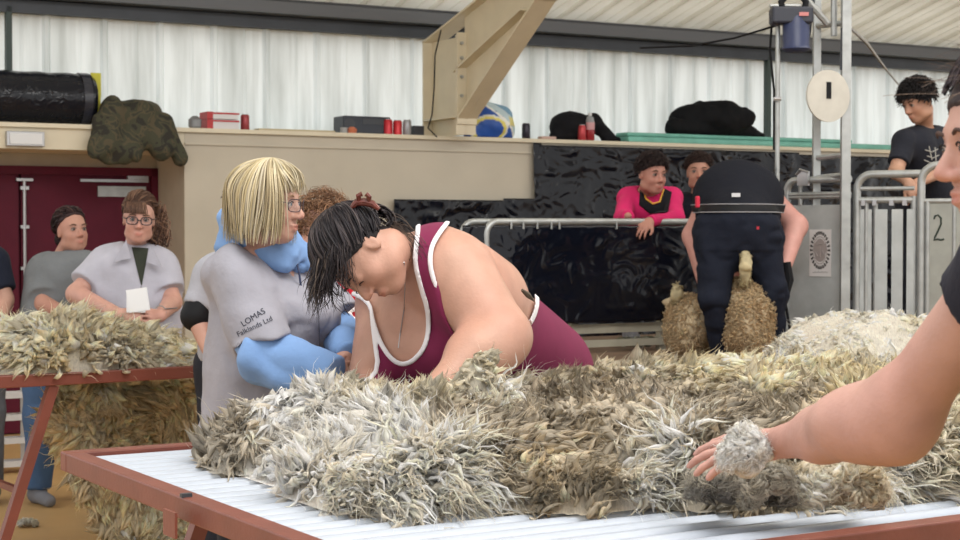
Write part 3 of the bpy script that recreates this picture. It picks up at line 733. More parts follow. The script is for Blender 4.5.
# ------------------------------------------------------------------ platform and barrier
OB = 3.575
def shc(px, Y):
    p = B(px, 231, Y); q = p - W0; return float(q @ U), float(q @ Nn)
sb0 = .95
pf_ = MB(); wbox(pf_, sb0, 9.5, OB - 1.25, OB + 1.7, 0, .78)
o = pf_.build('shearing_platform', M['brownfloor']); tag(o, 'raised brown timber shearing platform behind the tables', 'platform')
bar = thing('barrier', 'galvanised rail barrier on the platform, draped in black plastic, boy leaning on it', 'barrier', W(2.3, OB, .78))
zr = 1.47 + (231 - 222) * 9.3 / F
spx = lambda px: (lambda t: t)(_rail_s(px))
def _rail_s(px):
    r = ray(px, 225); q = V3(0, 0, CAMZ) - W(0, OB, 0); t = -np.dot(q, Nn) / np.dot(r, Nn); p = q + r * t; return float(p @ U)
a0, a1, aE = _rail_s(462), _rail_s(482), _rail_s(790)
m = MB()
m.tube([W(a0, OB, .80)] + [W(a0, OB, zr - .07)] + arc(W(a0 + .07, OB, zr - .07), .07, math.pi, math.pi / 2, U, UP, 5) + [W(a1 + .2, OB, zr)], .017)
m.build('top_rail', M['galv'], bar, smooth=True)
m = MB(); m.tube([W(a1, OB + .045, .80)] + [W(a1, OB + .045, zr - .07)] + arc(W(a1 + .07, OB + .045, zr - .07), .07, math.pi, math.pi / 2, U, UP, 5) + [W(aE, OB + .045, zr + .004)], .019)
m.build('top_rail', M['galv'], bar, smooth=True)
for px in (505, 517, 531, 545, 553, 610): s = _rail_s(px); MB().tube([W(s, OB + .07, zr), W(s, OB + .07, zr - .04)], .006, 6).build('rail_hook', M['galv'], bar)
for px in (577, 665, 752):
    s = _rail_s(px); m = MB(); wbox(m, s - .022, s + .022, OB - .06, OB - .02, .78, 1.35); m.build('post', M['woodpaint'], bar)
for za, zb in ((330 - 5, 330 + 4), (341, 348)):
    Yc = 9.25; z_t, z_b = B(600, za, Yc)[2], B(600, zb, Yc)[2]
    m = MB(); wbox(m, a0, aE, OB - .02, OB + .01, z_b, z_t); m.build('lower_rail', M['woodpaint'], bar)
zbot = B(600, 321, 9.25)[2]
o = plastic('plastic_sheet', lambda a, b, o: W(a, OB + .04 + o, b), [(a0 - .02, zbot), (a0 - .02, zr - .02), (aE, zr - .02), (aE, zbot), ((a0 + aE) / 2, zbot - .01)], 'black plastic sheet draped over the rail barrier on the platform', disp=.02, seed=9)
# behind barrier: lower shelf with scrap
m = clump(B(637, 343, 9.6) + UP * .0, (.13, .05, .03), 260, ((214, 216, 206), (120, 130, 90)), ((200, 204, 190), (130, 140, 96)), 'pale and greenish scrap of wool lying behind the barrier bottom rail', L=.04, W=.006, seed=31)
# ------------------------------------------------------------------ pen panels at the right
def pt(px, py, Y): return B(px, py, Y)
def panel_dir(pxa, Ya, pxb, Yb):
    a = B(pxa, 231, Ya); b = B(pxb, 231, Yb); return a, unit((b - a) * V3(1, 1, 0)), np.linalg.norm(b - a)
zpl = .78
def zat(py, Y): return B(480, py, Y)[2]
pen = thing('sheep_hurdle', 'grey sheet metal pen panel with white round emblem poster, beside the shearer', 'pen panel', B(818, 231, 9.1) * V3(1, 1, 0) + UP * zpl)
a, d, L = panel_dir(787, 9.3, 850, 9.0); nn_ = V3(d[1], -d[0], 0)
Q = lambda t, z, o=0: V3(a[0], a[1], 0) + d * t + nn_ * o + UP * z
ztp = zat(180, 9.2); zs1, zs0 = zat(205, 9.15), zat(332, 9.15)
m = MB(); m.tube([Q(0, zpl), Q(0, ztp - .06)] + arc(Q(.06, ztp - .06), .06, math.pi, math.pi / 2, d, UP, 5) + [Q(L, ztp)], .02); m.build('frame', M['galv'], pen, smooth=True)
m = MB(); m.tube([Q(0, zs1 + .06), Q(L, zs1 + .06)], .014).tube([Q(0, zat(197, 9.15) - .0), Q(L, zat(197, 9.15))], .012).tube([Q(.09, ztp), Q(.09, zs1)], .012).tube([Q(0, zs0), Q(L, zs0)], .018).tube([Q(L - .02, ztp), Q(L - .02, zpl)], .018)
m.build('rail', M['galv'], pen, smooth=True)
m = MB().box(Q(L / 2, (zs0 + zs1) / 2), (L, .006, zs1 - zs0), np.array([d, nn_, UP])); m.build('sheet', M['galvsheet'], pen)
m = MB().box(Q(.13, zat(178, 9.1), .03), (.07, .02, .08), np.array([d, nn_, UP])).tube([Q(.09, zat(174, 9.1), .04), Q(.12, zat(169, 9.1), .05), Q(.17, zat(172, 9.1), .04)], .007, 6)
m.build('latch', M['chrome'], pen)
# emblem poster
ps = MB(); c = B(818.5, 253, 9.12); pc = V3(a[0], a[1], 0); tcn = float((c - pc) @ d); zc = c[2]
wP, hP = 26 * 9.12 / F, 47 * 9.12 / F
po = MB().box(Q(tcn, zc, .006), (wP, .003, hP), np.array([d, nn_, UP])).build('emblem_poster', mat('poster_paper', lin(206, 204, 204), .6), pen)
em = MB(); zc2 = zc + .015
for i in range(26):
    an = 2 * math.pi * i / 26; r1, r2 = .9, 1.0
    cc = Q(tcn + math.cos(an) * wP * .40, zc2 + math.sin(an) * hP * .37, .0082)
    rad = unit(d * math.cos(an) * wP + UP * math.sin(an) * hP); tg = np.cross(rad, nn_)
    em.prism([cc - rad * .009 - tg * .004, cc - rad * .009 + tg * .004, cc + rad * .009 + tg * .0065, cc + rad * .009 - tg * .0065], nn_ * .001)
em.build('emblem_ring', mat('emblem_ink', lin(70, 66, 66), .6), po)
em = MB(); em.tube([Q(tcn + math.cos(t) * wP * .31, zc2 + math.sin(t) * hP * .29, .0085) for t in np.linspace(0, 2 * math.pi, 25)[:-1]], .0022, 5, closed=True)
em.add([Q(tcn + math.cos(t) * wP * .29 * (1 + .08 * math.sin(5 * t)), zc2 + math.sin(t) * hP * .25, .0085) for t in np.linspace(0, 2 * math.pi, 25)[:-1]], [list(range(24))])
for x0, y0, x1, y1 in ((-.02, .03, .02, .035), (0, .03, .0, -.04), (-.03, -.01, -.015, -.035), (.015, .0, .03, -.03)):
    em.tube([Q(tcn + x0, zc2 + y0, .010), Q(tcn + x1, zc2 + y1, .010)], .003, 5)
em.build('emblem_crest', mat('emblem_grey', lin(150, 142, 140), .6), po)
tx = MB()
for i in range(9): x = -.045 + i * .011; tx.tube([Q(tcn + x, zc - hP * .42, .0085), Q(tcn + x + .005, zc - hP * .42 + (.008 if i % 2 else .004), .0085)], .0018, 4)
tx.build('emblem_script', mat('emblem_script_ink', lin(120, 114, 114), .6), po)
# gate
gate = thing('pen_gate', 'galvanised pen gate with vertical sheet strips, under the leaning man', 'gate', B(884, 231, 8.95) * V3(1, 1, 0) + UP * zpl)
a, d, L = panel_dir(857, 8.98, 914, 8.85); nn_ = V3(d[1], -d[0], 0)
zt2 = zat(174, 8.9); zg = zat(200, 8.9)
m = MB(); m.tube([Q(0, zpl), Q(0, zt2 - .08)] + arc(Q(.08, zt2 - .08), .08, math.pi, math.pi / 2, d, UP, 6) + [Q(L + .05, zt2)], .021); m.build('frame', M['galv'], gate, smooth=True)
m = MB(); m.tube([Q(0, zg), Q(L, zg)], .018).tube([Q(L, zpl), Q(L, zg + .02)], .018).tube([Q(.0, zpl + .1), Q(L, zpl + .1)], .015).tube([Q(0, zat(194, 8.9) + .03), Q(L, zat(194, 8.9) + .03)], .012)
for t in (.05, .1): m.tube([Q(t, zg), Q(t, zpl + .1)], .012)
m.build('rail', M['galv'], gate, smooth=True)
for t0, w_ in ((.0, .075), (.085, .075), (.175, .07), (.255, .05)):
    m = MB().box(Q(t0 + w_ / 2 + .01, (zg + zpl) / 2 + .0, .012 * ((t0 * 100) % 2)), (w_ - .012, .012, zg - zpl - .1), np.array([d, nn_, UP])); m.build('strip', M['galvsheet'], gate)
for t in (.04, .1, .19, .26): MB().box(Q(t, zg - .015, .025), (.022, .02, .03), np.array([d, nn_, UP])).build('catch', M['chrome'], gate)
# panel with the painted 2
p2 = thing('sheep_hurdle', 'narrow grey pen panel with a hand painted number 2, at the right edge', 'pen panel', B(940, 231, 8.8) * V3(1, 1, 0) + UP * zpl)
a, d, L = panel_dir(921, 8.82, 975, 8.7); nn_ = V3(d[1], -d[0], 0)
zt3 = zat(165, 8.8); zg = zat(201, 8.8)
m = MB(); m.tube([Q(0, zpl), Q(0, zt3 - .09)] + arc(Q(.09, zt3 - .09), .09, math.pi, math.pi / 2, d, UP, 6) + [Q(L, zt3), Q(L, zpl)], .021).tube([Q(.035, zpl), Q(.035, zg)], .014); m.build('frame', M['galv'], p2, smooth=True)
m = MB().box(Q(L / 2 + .01, (zg + zpl) / 2), (L - .03, .008, zg - zpl), np.array([d, nn_, UP])); m.build('sheet', mat('pale_sheet', lin(150, 152, 146), .5, .3, noise=.12), p2)
m = MB().tube([Q(0, zg), Q(L, zg)], .014).tube([Q(L * .62, zg), Q(L * .62, zpl)], .012); m.build('rail', M['galv'], p2, smooth=True)
m = MB(); pts = [(934, 219), (935, 216), (938, 215), (941, 218), (941, 224), (938, 231), (935, 237), (934, 240), (938, 239), (941, 240), (944, 239)]
def onpl(px, py, o):
    r = ray(px, py); q0 = V3(0, 0, CAMZ) - Q(0, 0, o); q0[2] = CAMZ; t = -np.dot(q0 * V3(1, 1, 0), nn_) / np.dot(r, nn_); return V3(0, 0, CAMZ) + r * t
m.tube([onpl(x, y, .006) for x, y in pts], .005, 6); m.build('painted_number_2', mat('number_paint', lin(28, 44, 36), .6), p2)
# ------------------------------------------------------------------ machinery stand
tw = thing('machinery_stand', 'tall galvanised stand of two uprights with rungs for the shearing machine', 'stand', B(830, 231, 9.0) * V3(1, 1, 0) + UP * zpl)
for px, w_, zl in ((816, .04, zat(209, 9.2)), (845, .048, zpl)):
    t = B(px, 231, 8.98 if px == 845 else 9.22); m = MB().box(V3(t[0], t[1], (zl + 3.2) / 2), (w_, w_, 3.2 - zl)); m.build('upright', M['galv'], tw)
for py in (26, 158, 178): MB().tube([B(816, py, 9.22), B(845, py - 3, 8.98)], .016, 8).build('rung', M['galv'], tw, smooth=True)
MB().tube([B(834, -5, 9.03), B(834, 36, 9.03)], .018, 8).build('hanger', M['galv'], tw, smooth=True)
m = MB().tube([B(796, -12, 9.0), B(812, 6, 9.0), B(828, 24, 9.0)], .02, 8).tube([B(770, 6, 9.0), B(812, 6, 9.02)], .012, 8); m.build('brace', M['galv'], tw, smooth=True)
m = MB().tube([B(815, -15, 9.05), B(808, 40, 9.05)], .012, 6).tube([B(842, 28, 8.97), B(841, 70, 8.97)], .008, 6); m.build('side_rod', M['darksteel'], tw)
dn = unit(V3(.42, -.9, 0)); c = B(828, 96, 8.9); e1 = unit(np.cross(dn, UP)); R_ = 26 * 8.9 / F
m = MB(); m.tube([c - dn * .006, c + dn * .006], R_, 40)
o = m.build('round_plate', mat('pale_disc', lin(190, 188, 180), .5, noise=.08, nscale=10)); tag(o, 'round pale metal disc with a slot, hanging on the machinery stand', 'disc')
sl = MB().box(c + dn * .008 + UP * .03, (.03, .004, .09), np.array([e1, dn, UP])).build('slot', M['black'], o)
# motor on its pole
mo = thing('shearing_motor', 'dark blue electric shearing motor mounted high on a slim pole', 'motor', B(777, 231, 8.9) * V3(1, 1, 0) + UP * zpl)
t = B(777, 231, 8.9); MB().tube([V3(t[0], t[1], zpl), V3(t[0], t[1], B(777, 12, 8.9)[2])], .013, 10).build('pole', M['galv'], mo, smooth=True)
MB().tube([B(777, 97, 8.89), B(777, 101, 8.89)], .022, 10).tube([B(774, 99, 8.87), B(781, 99, 8.87)], .008, 8).build('pole_clamp', M['chrome'], mo)
m = MB().tube([B(796, 52, 8.85), B(796, 49, 8.85), B(796, 46, 8.85), B(796, 26, 8.85), B(796, 16, 8.85)], [.055, .078, .07, .072, .06], 20); m.build('motor_body', mat('blue_motor', lin(44, 54, 88), .4), mo, smooth=True)
m = MB().box(B(791, 16, 8.85), (.22, .12, .09)).tube([B(775, 14, 8.84), B(775, 26, 8.84)], .03, 12); m.build('gearbox', mat('dark_motor', lin(34, 38, 52), .4), mo, bevel=.012)
m = MB().tube([B(783, 10, 8.85), B(781, 2, 8.85), B(788, -6, 8.85), B(800, -6, 8.85), B(806, 2, 8.85), B(804, 10, 8.85)], .018, 8); m.build('hose_loop', M['black'], mo, smooth=True)
MB().box(B(804, 14, 8.78), (.05, .004, .02)).build('maker_plate', mat('pinkish_plate', lin(190, 120, 120), .5), mo)
MB().tube([B(772, 20, 8.9), B(770, 50, 8.95), B(774, 90, 8.95), B(774, 150, 9.0)], .007, 6).build('power_lead', M['black'], mo)
m = MB().tube([B(640, 48, 9.6), B(690, 46, 9.3), B(735, 38, 9.1), B(775, 26, 8.9)], .006, 6).build('cable', M['black']); tag(m, 'thin black cable strung from the motor towards the left', 'cable')
m = MB().tube([B(846, 24, 9.0), B(866, 42, 9.5), B(888, 72, 10.2), B(905, 92, 10.8)], [.008, .011, .007, .004], 6).build('guy_wire', M['galv']); tag(m, 'grey guy wire running down right from the machinery stand', 'wire')
# ------------------------------------------------------------------ things on the ledge
def led(px, o=-.15):
    s, _ = wpx(px, 130, o); return W(s, o, LZ)
def pxm(px): return F / led(px)[1]
bl = thing('wrapped_bale', 'long black plastic wrapped roll lying on the ledge, far left', 'roll', led(40))
c0, c1 = led(-60, -.17), led(88, -.17); r = .185
m = MB(); n = 14; pts = [c0 + (c1 - c0) * i / n + UP * r for i in range(n + 1)]
m.tube(pts + [pts[-1] + U * .03], [r + .004 * math.sin(i * 2.3) for i in range(n + 1)] + [r * .88], 28); m.build('wrap', plastic_mat('bale_wrap', lin(22, 24, 32), .2, 14, .5, .03), bl, smooth=True)
m = MB(); m.tube([pts[-2] , pts[-2] + U * .06], r + .006, 28); m.build('tape_band', mat('band_tape', lin(44, 46, 56), .25, noise=.2, nscale=40), bl, smooth=True)
yl = MB().box(led(96, -.12) + UP * .29, (.07, .02, .17), AX).box(led(97, -.12) + UP * .105, (.05, .02, .20), AX).build('cardboard_stencil', mat('yellow_card', lin(196, 190, 50), .5)); tag(yl, 'bright yellow piece standing behind the end of the black roll', 'card')
em = thing('emergency_light', 'white rectangular emergency light fixed on the wall header above the doors', 'light fitting', W(*(lambda t: (t[0], .02, t[1]))(wpx(24, 147))))
aa, bb = wpx(5, 131, 0), wpx(43, 147, 0)
wmb((aa[0], bb[0], 0, .05, bb[1], aa[1])).build('housing', M['chrome'], em, bevel=.005)
wmb((aa[0] + .02, bb[0] - .02, .05, .06, bb[1] + .015, aa[1] - .015)).build('lens', M['whiteplate'], em)
# camouflage jacket
def camo():
    m, nt, p = nodes_mat('camouflage_cloth'); N = nt.nodes; L = nt.links
    tc = N.new('ShaderNodeTexCoord'); n = N.new('ShaderNodeTexNoise'); n.inputs['Scale'].default_value = 9; n.inputs['Detail'].default_value = 2; n.inputs['Distortion'].default_value = 1.2
    L.new(tc.outputs['Object'], n.inputs['Vector']); cr = N.new('ShaderNodeValToRGB'); cr.color_ramp.interpolation = 'CONSTANT'
    cs = [(0, (40, 38, 32)), (.42, (60, 60, 44)), (.52, (76, 68, 50)), (.6, (50, 52, 40))]
    e = cr.color_ramp.elements; e[0].position = 0; e[0].color = (*lin(*cs[0][1]), 1); e[1].position = cs[1][0]; e[1].color = (*lin(*cs[1][1]), 1)
    for a, c in cs[2:]: k = e.new(a); k.color = (*lin(*c), 1)
    L.new(n.outputs['Fac'], cr.inputs['Fac']); L.new(cr.outputs[0], p.inputs['Base Color']); p.inputs['Roughness'].default_value = .85; return m
jk = Ops()
def J(px, py, o=.05): s, z = wpx(px, py, o); return W(s, o, z)
jk.cone(J(112, 114, -.1), J(150, 114, -.1), .08, .08, .08).cone(J(112, 112, 0), J(108, 145, .1), .10, .09, .06).cone(J(140, 114, 0), J(128, 152, .1), .10, .08, .06).cone(J(150, 115, .0), J(162, 148, .1), .09, .09, .06).cone(J(165, 122, .02), J(180, 158, .1), .06, .06, .05).cone(J(100, 120, .04), J(97, 150, .1), .05, .06, .05).cone(J(120, 120, .04), J(108, 160, .1), .05, .03, .05)
def wr(P, amp, f, seed, st=(1, 1, .4)): return amp * fbm(P * np.array(st), f, 3, seed)
lo, hi = jk.bounds(.05)
def jkf(P):
    q = P - W0; o_ = q @ Nn; z_ = P[:, 2]
    return smax(jk(P) + wr(P, .025, 9, 3), np.minimum(np.maximum(.01 - (z_ - LZ), -10), np.maximum(.04 - o_, z_ - LZ - .0 - .0)), .01) if False else np.maximum(jk(P) + fold(P, .022, 8, 3, (1, 1, .45)), np.minimum(LZ + .004 - z_, .04 - o_))
o = sdf_mesh('jacket', jkf, lo, hi, .012, camo()); tag(o, 'crumpled green camouflage jacket thrown over the ledge above the doors', 'jacket')
# small ledge things
def can(px, o, h, r, colr, name, label, cat='can', group=None):
    b = led(px, o); m = MB().tube([b, b + UP * .006, b + UP * (h - .012), b + UP * h], [r * .85, r, r, r * .8], 14)
    ob = m.build(name, mat('can_paint', lin(*colr), .35, .3), smooth=True); tag(ob, label, cat, group); 
    MB().tube([b + UP * (h - .001), b + UP * (h + .004)], r * .78, 14).build('can_lid', M['chrome'], ob); return ob
g = MB().tube([led(195, -.1) + UP * .0, led(195, -.1) + UP * .02, led(195, -.1) + UP * .07, led(195, -.1) + UP * .095], [.03, .048, .048, .02], 14).build('glass_jar', mat('grey_glass', lin(150, 150, 152), .15, trans=.5), smooth=True); tag(g, 'small round glass jar on the ledge right of the camouflage jacket', 'jar')
for px in (207, 212):
    pass
for k_, (z0, z1, cc, lb) in enumerate(((0, .075, (206, 204, 206), 'red and white carton on the ledge, the lower of the two stacked'), (.075, .13, (214, 214, 216), 'red and white carton on the ledge, the upper of the two stacked'))):
    b = led(220, -.14); x0, x1 = .118, .118
    ob = MB().box(b + UP * (z0 + z1) / 2, (.235 - .01 * k_, .16, z1 - z0 - .004), AX).build('carton', mat('carton_card', lin(*cc), .5), bevel=.004); tag(ob, lb, 'carton', 'stacked cartons')
    MB().box(b - U * .105 + UP * (z0 + z1) / 2, (.045, .165, z1 - z0 - .003), AX).box(b + UP * (z1 - .012), (.24, .166, .012), AX).build('red_band', mat('carton_red', lin(176, 48, 52), .5), ob)
can(245, -.14, .12, .033, (150, 60, 64), 'drink_can', 'dull red drink can alone on the ledge right of the cartons')
rad = thing('radio', 'black box shaped radio on the ledge left of the red cans', 'radio', led(362, -.2))
b = led(362, -.2); MB().box(b + UP * .07, (.40, .2, .14), AX).build('case', mat('radio_case', lin(36, 42, 54), .4), rad, bevel=.012)
MB().tube([b - U * .15 + Nn * .1 + UP * .075, b - U * .15 + Nn * .105 + UP * .075], .045, 16).build('speaker_cone', M['darksteel'], rad); MB().box(b + U * .05 + Nn * .101 + UP * .1, (.18, .004, .04), AX).build('dial', M['darksteel'], rad)
can(388, -.1, .12, .036, (186, 40, 52), 'drink_can', 'bright red drink can beside the black radio', group=None)
can(397.5, -.1, .115, .036, (192, 44, 52), 'drink_can', 'bright red drink can in the middle, between red and silver cans')
can(407, -.1, .12, .034, (160, 160, 165), 'drink_can', 'silver grey drink can at the end of the row of cans')
b = led(417, -.12); o = MB().box(b + UP * .04, (.09, .08, .08), AX).build('small_black_box', mat('box_dark', lin(48, 50, 56), .5), bevel=.006); tag(o, 'small dark box between the silver can and the steel column', 'box')
b = led(352, -.05); o = MB().tube([b + UP * .0, b + UP * .03, b + UP * .05], [.03, .04, .02], 12).build('orange_fruit', mat('peel', lin(190, 110, 80), .5), smooth=True); tag(o, 'small reddish round fruit in front of the black radio', 'fruit')
b = led(344, -.06); o = MB().tube([b, b + UP * .045], [.028, .03], 12).build('cup', mat('cup_grey', lin(150, 150, 150), .4), smooth=True); tag(o, 'small grey cup in front of the black radio', 'cup')
b = led(295, -.2); o = MB().box(b + UP * .012, (.62, .1, .025), AX).build('timber_offcut', mat('offcut', lin(186, 172, 140), .6)); tag(o, 'thin cream timber strip lying flat along the ledge', 'timber')
# blue bag
def soft(name, ops, m, label, cat, amp=.012, f=12, res=.012, seed=0, colfn=None, parent=None):
    lo, hi = ops.bounds(.04); lo[2] = min(lo[2], LZ)
    o = sdf_mesh(name, lambda P: np.maximum(ops(P) + wr(P, amp, f, seed, (1, 1, 1)), LZ + .003 - P[:, 2]), lo, hi, res, m, parent, colfn=colfn)
    if parent is None: tag(o, label, cat)
    return o
bc = led(490, -.1); G = lambda s, z, o=0: bc + U * s + UP * z + Nn * o
ops = Ops().ell(G(-.02, .12), (.2, .12, .13), k=.05).cone(G(-.17, .05), G(.14, .05), .07, .07, .06).cone(G(-.05, .24), G(.10, .2), .06, .06, .06).cone(G(.12, .18), G(.15, .1), .07, .06, .05)
def bagcol(P):
    q = P - bc; s = q @ U; z = q[:, 2]; c = np.tile(np.array(lin(36, 84, 170)), (len(P), 1))
    r = np.hypot((s + .06) / 1.3, z - .06)
    c[(r > .085) & (r < .105)] = lin(226, 214, 110); c[(r > .105) & (r < .118)] = lin(230, 232, 226)
    k = z - .23 + s * .9; c[(k > -.02) & (s > -.08)] = lin(190, 210, 218); c[(k > .06) & (s > -.06)] = lin(120, 160, 190)
    c[(np.abs(k + .035) < .013)] = lin(235, 236, 230); c[(s > .1) & (z > .1) & (z < .17)] = lin(216, 206, 130); return c
o = soft('sports_bag', ops, mat('bag_fabric', (1, 1, 1), .5, attr='Col'), 'blue sports bag with yellow and white curves, against the steel column', 'bag', colfn=bagcol, amp=.008)
can(526, -.12, .13, .034, (44, 38, 52), 'drink_can', 'dark drink can between the blue bag and the black backpack')
bc = led(585, -.16)
ops = Ops().ell(G(-.13, .12), (.19, .13, .12), k=.05).cone(G(.0, .16), G(.08, .2), .06, .045, .05).cone(G(.10, .14), G(.24, .06), .07, .045, .05).cone(G(-.28, .05), G(.0, .04), .05, .05, .05).cone(G(.2, .04), G(.33, .02), .04, .03, .04)
soft('backpack', ops, mat('black_fabric', lin(24, 24, 28), .8, noise=.2, spec=.15), 'slumped black backpack on the ledge behind the drink bottle', 'bag', seed=4)
b = led(590, -.02); bt = thing('drink_bottle', 'clear drink bottle with pink label and red drink on the ledge', 'bottle', b)
MB().tube([b, b + UP * .01, b + UP * .09], [.03, .038, .038], 14).build('drink', mat('red_drink', lin(150, 40, 48), .2), bt, smooth=True)
MB().tube([b + UP * .091, b + UP * .15], .0385, 14).build('bottle_label', mat('label_pink', lin(200, 150, 155), .5), bt, smooth=True)
MB().tube([b + UP * .151, b + UP * .19, b + UP * .205], [.037, .03, .014], 14).build('bottle_neck', mat('clear_plastic', lin(200, 205, 210), .1, trans=.5), bt, smooth=True)
MB().tube([b + UP * .206, b + UP * .23], .015, 10).build('bottle_cap', M['whiteplate'], bt, smooth=True)
can(582, -.02, .125, .033, (180, 60, 66), 'drink_can', 'red drink can touching the clear drink bottle')
b = led(547, -.02); o = MB().box(b + UP * .012, (.14, .07, .024), AX).build('snack_packet', mat('packet', lin(190, 160, 150), .5), bevel=.008); tag(o, 'small flat pinkish packet on the ledge left of the bottle', 'packet')
bt_ = MB(); a_, b_ = wpx(622, 140, -.12), wpx(888, 150, -.12)
wbox(bt_, a_[0], b_[0], -.25, -.02, LZ + .002, LZ + .05); wbox(bt_, a_[0], b_[0] - .5, -.22, -.04, LZ + .052, LZ + .085); o = bt_.build('folded_tarp', mat('teal_tarp', lin(112, 176, 162), .5, noise=.12, nscale=14, bump=.4, bscale=20), bevel=.012); tag(o, 'long folded teal tarpaulin strip lying on the ledge at the right', 'tarpaulin')
bc = led(712, -.16) + UP * .085
ops = Ops().ell(G(0, .15), (.38, .15, .15), k=.05).cone(G(-.40, .06), G(0, .06), .07, .08, .06).cone(G(.05, .1), G(.40, .05), .11, .05, .06).cone(G(.3, .05), G(.54, .01), .05, .03, .03)
_lz = LZ; LZ = LZ + .085
soft('holdall_bag', ops, mat('black_fabric2', lin(20, 21, 24), .75, noise=.2, spec=.15), 'big black holdall bag lying on the teal tarpaulin', 'bag', seed=6, amp=.02, f=8)
LZ = _lz
# rack of white slats at the far left
rk = thing('slatted_bench', 'low stack of pale slats against the maroon doors, far left', 'bench', B(5, 231, 10.0) * V3(1, 1, 0))
for py in (395, 417, 440, 463, 480):
    c = B(8, py, 10.0); c1 = B(45, py - 2, 10.15); c0 = c - U * .9
    MB().box((c0 + c1) / 2, (np.linalg.norm(c1 - c0), .12, .035), AX).build('slat', M['whiteplate'], rk)
for px in (-30, 22): t = B(px, 231, 10.02); MB().box(V3(t[0], t[1] + .03, .26), (.04, .04, .52)).build('post', M['chrome'], rk)
b = B(58, 376, 9.7)
# ================================================================== people
SK = lin(208, 158, 138)
def skin_mat(name, col, sss=.02): return mat(name, col, .5, attr='Col', noise=.05, nscale=25, bump=.12, bscale=120, sss=sss, spec=.4)
class Head:
    def __init__(s, c, f, up, sc=1.):
        s.c = V3(*c); s.f = unit(V3(*f)); up = V3(*up); s.u = unit(up - s.f * np.dot(up, s.f)); s.r = np.cross(s.f, s.u); s.s = sc
        s.R = np.array([s.r, s.f, s.u])
    def p(s, x, y, z): return s.c + s.s * (x * s.r + y * s.f + z * s.u)
    def loc(s, P): return (P - s.c) @ s.R.T / s.s
    def ops(s, detail=True):
        o = Ops(); S = s.s; E = lambda x, y, z, a, b, c, k: o.ell(s.p(x, y, z), (a * S, b * S, c * S), s.R, k * S)
        E(0, -.012, .035, .073, .094, .083, .0); E(0, .028, -.03, .060, .060, .078, .03)
        E(0, .052, -.094, .030, .030, .022, .035)
        for q in (-1, 1): E(q * .034, .052, -.034, .026, .026, .026, .02); E(q * .045, .01, -.075, .02, .035, .02, .03)
        E(0, .074, .022, .048, .014, .012, .02)
        o.cone(s.p(0, .082, .008), s.p(0, .108, -.032), .008 * S, .0115 * S, .012 * S)
        for q in (-1, 1): E(q * .0125, .097, -.038, .0085, .011, .008, .008)
        for q in (-1, 1): o.sub('e', (s.p(q * .031, .096, .0), np.array((.018, .014, .0115)) * S, s.R), .014 * S)
        for q in (-1, 1): E(q * .031, .0735, .0, .0155, .0155, .0135, .004)
        E(0, .088, -.0625, .021, .010, .0065, .008); E(0, .0865, -.0745, .019, .011, .0075, .008)
        if detail: o.sub('e', (s.p(0, .098, -.0685), np.array((.022, .006, .0016)) * S, s.R), .004 * S)
        for q in (-1, 1):
            E(q * .071, -.012, -.008, .009, .018, .030, .008)
            o.sub('e', (s.p(q * .081, -.008, -.008), np.array((.006, .010, .018)) * S, s.R), .005 * S)
        return o
    def color(s, P, col, base):
        q = s.loc(P); w = np.exp(-((q[:, 0] / .021) ** 2 + ((q[:, 2] + .0685) / .0095) ** 2) ** 2) * (q[:, 1] > .07)
        lip = np.array(base) * np.array((.92, .62, .62)); col = col * (1 - w[:, None] * .8) + lip * w[:, None] * .8
        for z, k, r in ((-.035, .25, .028), ):
            for sg in (-1, 1):
                w = np.exp(-(((q[:, 0] - sg * .04) / r) ** 2 + ((q[:, 2] - z) / r) ** 2)) * (q[:, 1] > .03) * k
                col = col * (1 - w[:, None]) + np.array(base) * np.array((1.02, .78, .75)) * w[:, None]
        w = np.exp(-((q[:, 0] / .018) ** 2 + ((q[:, 2] + .035) / .016) ** 2)) * (q[:, 1] > .095) * .35
        return col * (1 - w[:, None]) + np.array(base) * np.array((1.0, .72, .7)) * w[:, None]
def eyes(h, root, iris=(90, 80, 60), lash=True, brow=(90, 66, 50), closed=False, wbrow=.0035, white=(200, 188, 182)):
    me = mat('eye_surface', (1, 1, 1), .15, attr='Col')
    for q in (-1, 1):
        c = h.p(q * .031, .0755, -.0005); r = .0142 * h.s
        if not closed:
            V = []; n = 16
            for i in range(n + 1):
                for j in range(20):
                    a, b = math.pi * i / n, 2 * math.pi * j / 20; V.append(c + r * (h.f * math.cos(a) + math.sin(a) * (math.cos(b) * h.r + math.sin(b) * h.u * .8)))
            V = np.array(V); Fs = np.array([[i * 20 + j, i * 20 + (j + 1) % 20, (i + 1) * 20 + (j + 1) % 20, (i + 1) * 20 + j] for i in range(n) for j in range(20)])
            an = np.degrees(np.arccos(np.clip(unit(V - c) @ h.f, -1, 1))); cc = np.tile(np.array(lin(*white)), (len(V), 1)); cc[an < 27] = lin(*iris); cc[an < 13] = (.01, .01, .01)
            mesh_np('eye', V, Fs, me, root, col=cc)
        if lash:
            m = MB(); z0 = -.004 if closed else .0085
            m.tube([h.p(q * (.031 + x), .0905 - abs(x) ** 2 * 18 - (.0 if not closed else .0), z0 - x * x * 28) for x in np.linspace(-.014, .016, 7)], [.0008 * h.s] + [.0017 * h.s] * 5 + [.0008 * h.s], 5); m.build('eyelash', M['black'], root, smooth=False)
        m = MB(); m.tube([h.p(q * (.031 + x), .0915 - abs(x) ** 2 * 14, .0245 - x * x * 16 + .002 * (x > 0)) for x in np.linspace(-.020, .022, 7)], [wbrow * .5 * h.s] + [wbrow * h.s] * 4 + [wbrow * .6 * h.s, .001 * h.s], 6)
        m.build('eyebrow', mat('eyebrow_hair', lin(*brow), .8), root, smooth=True)
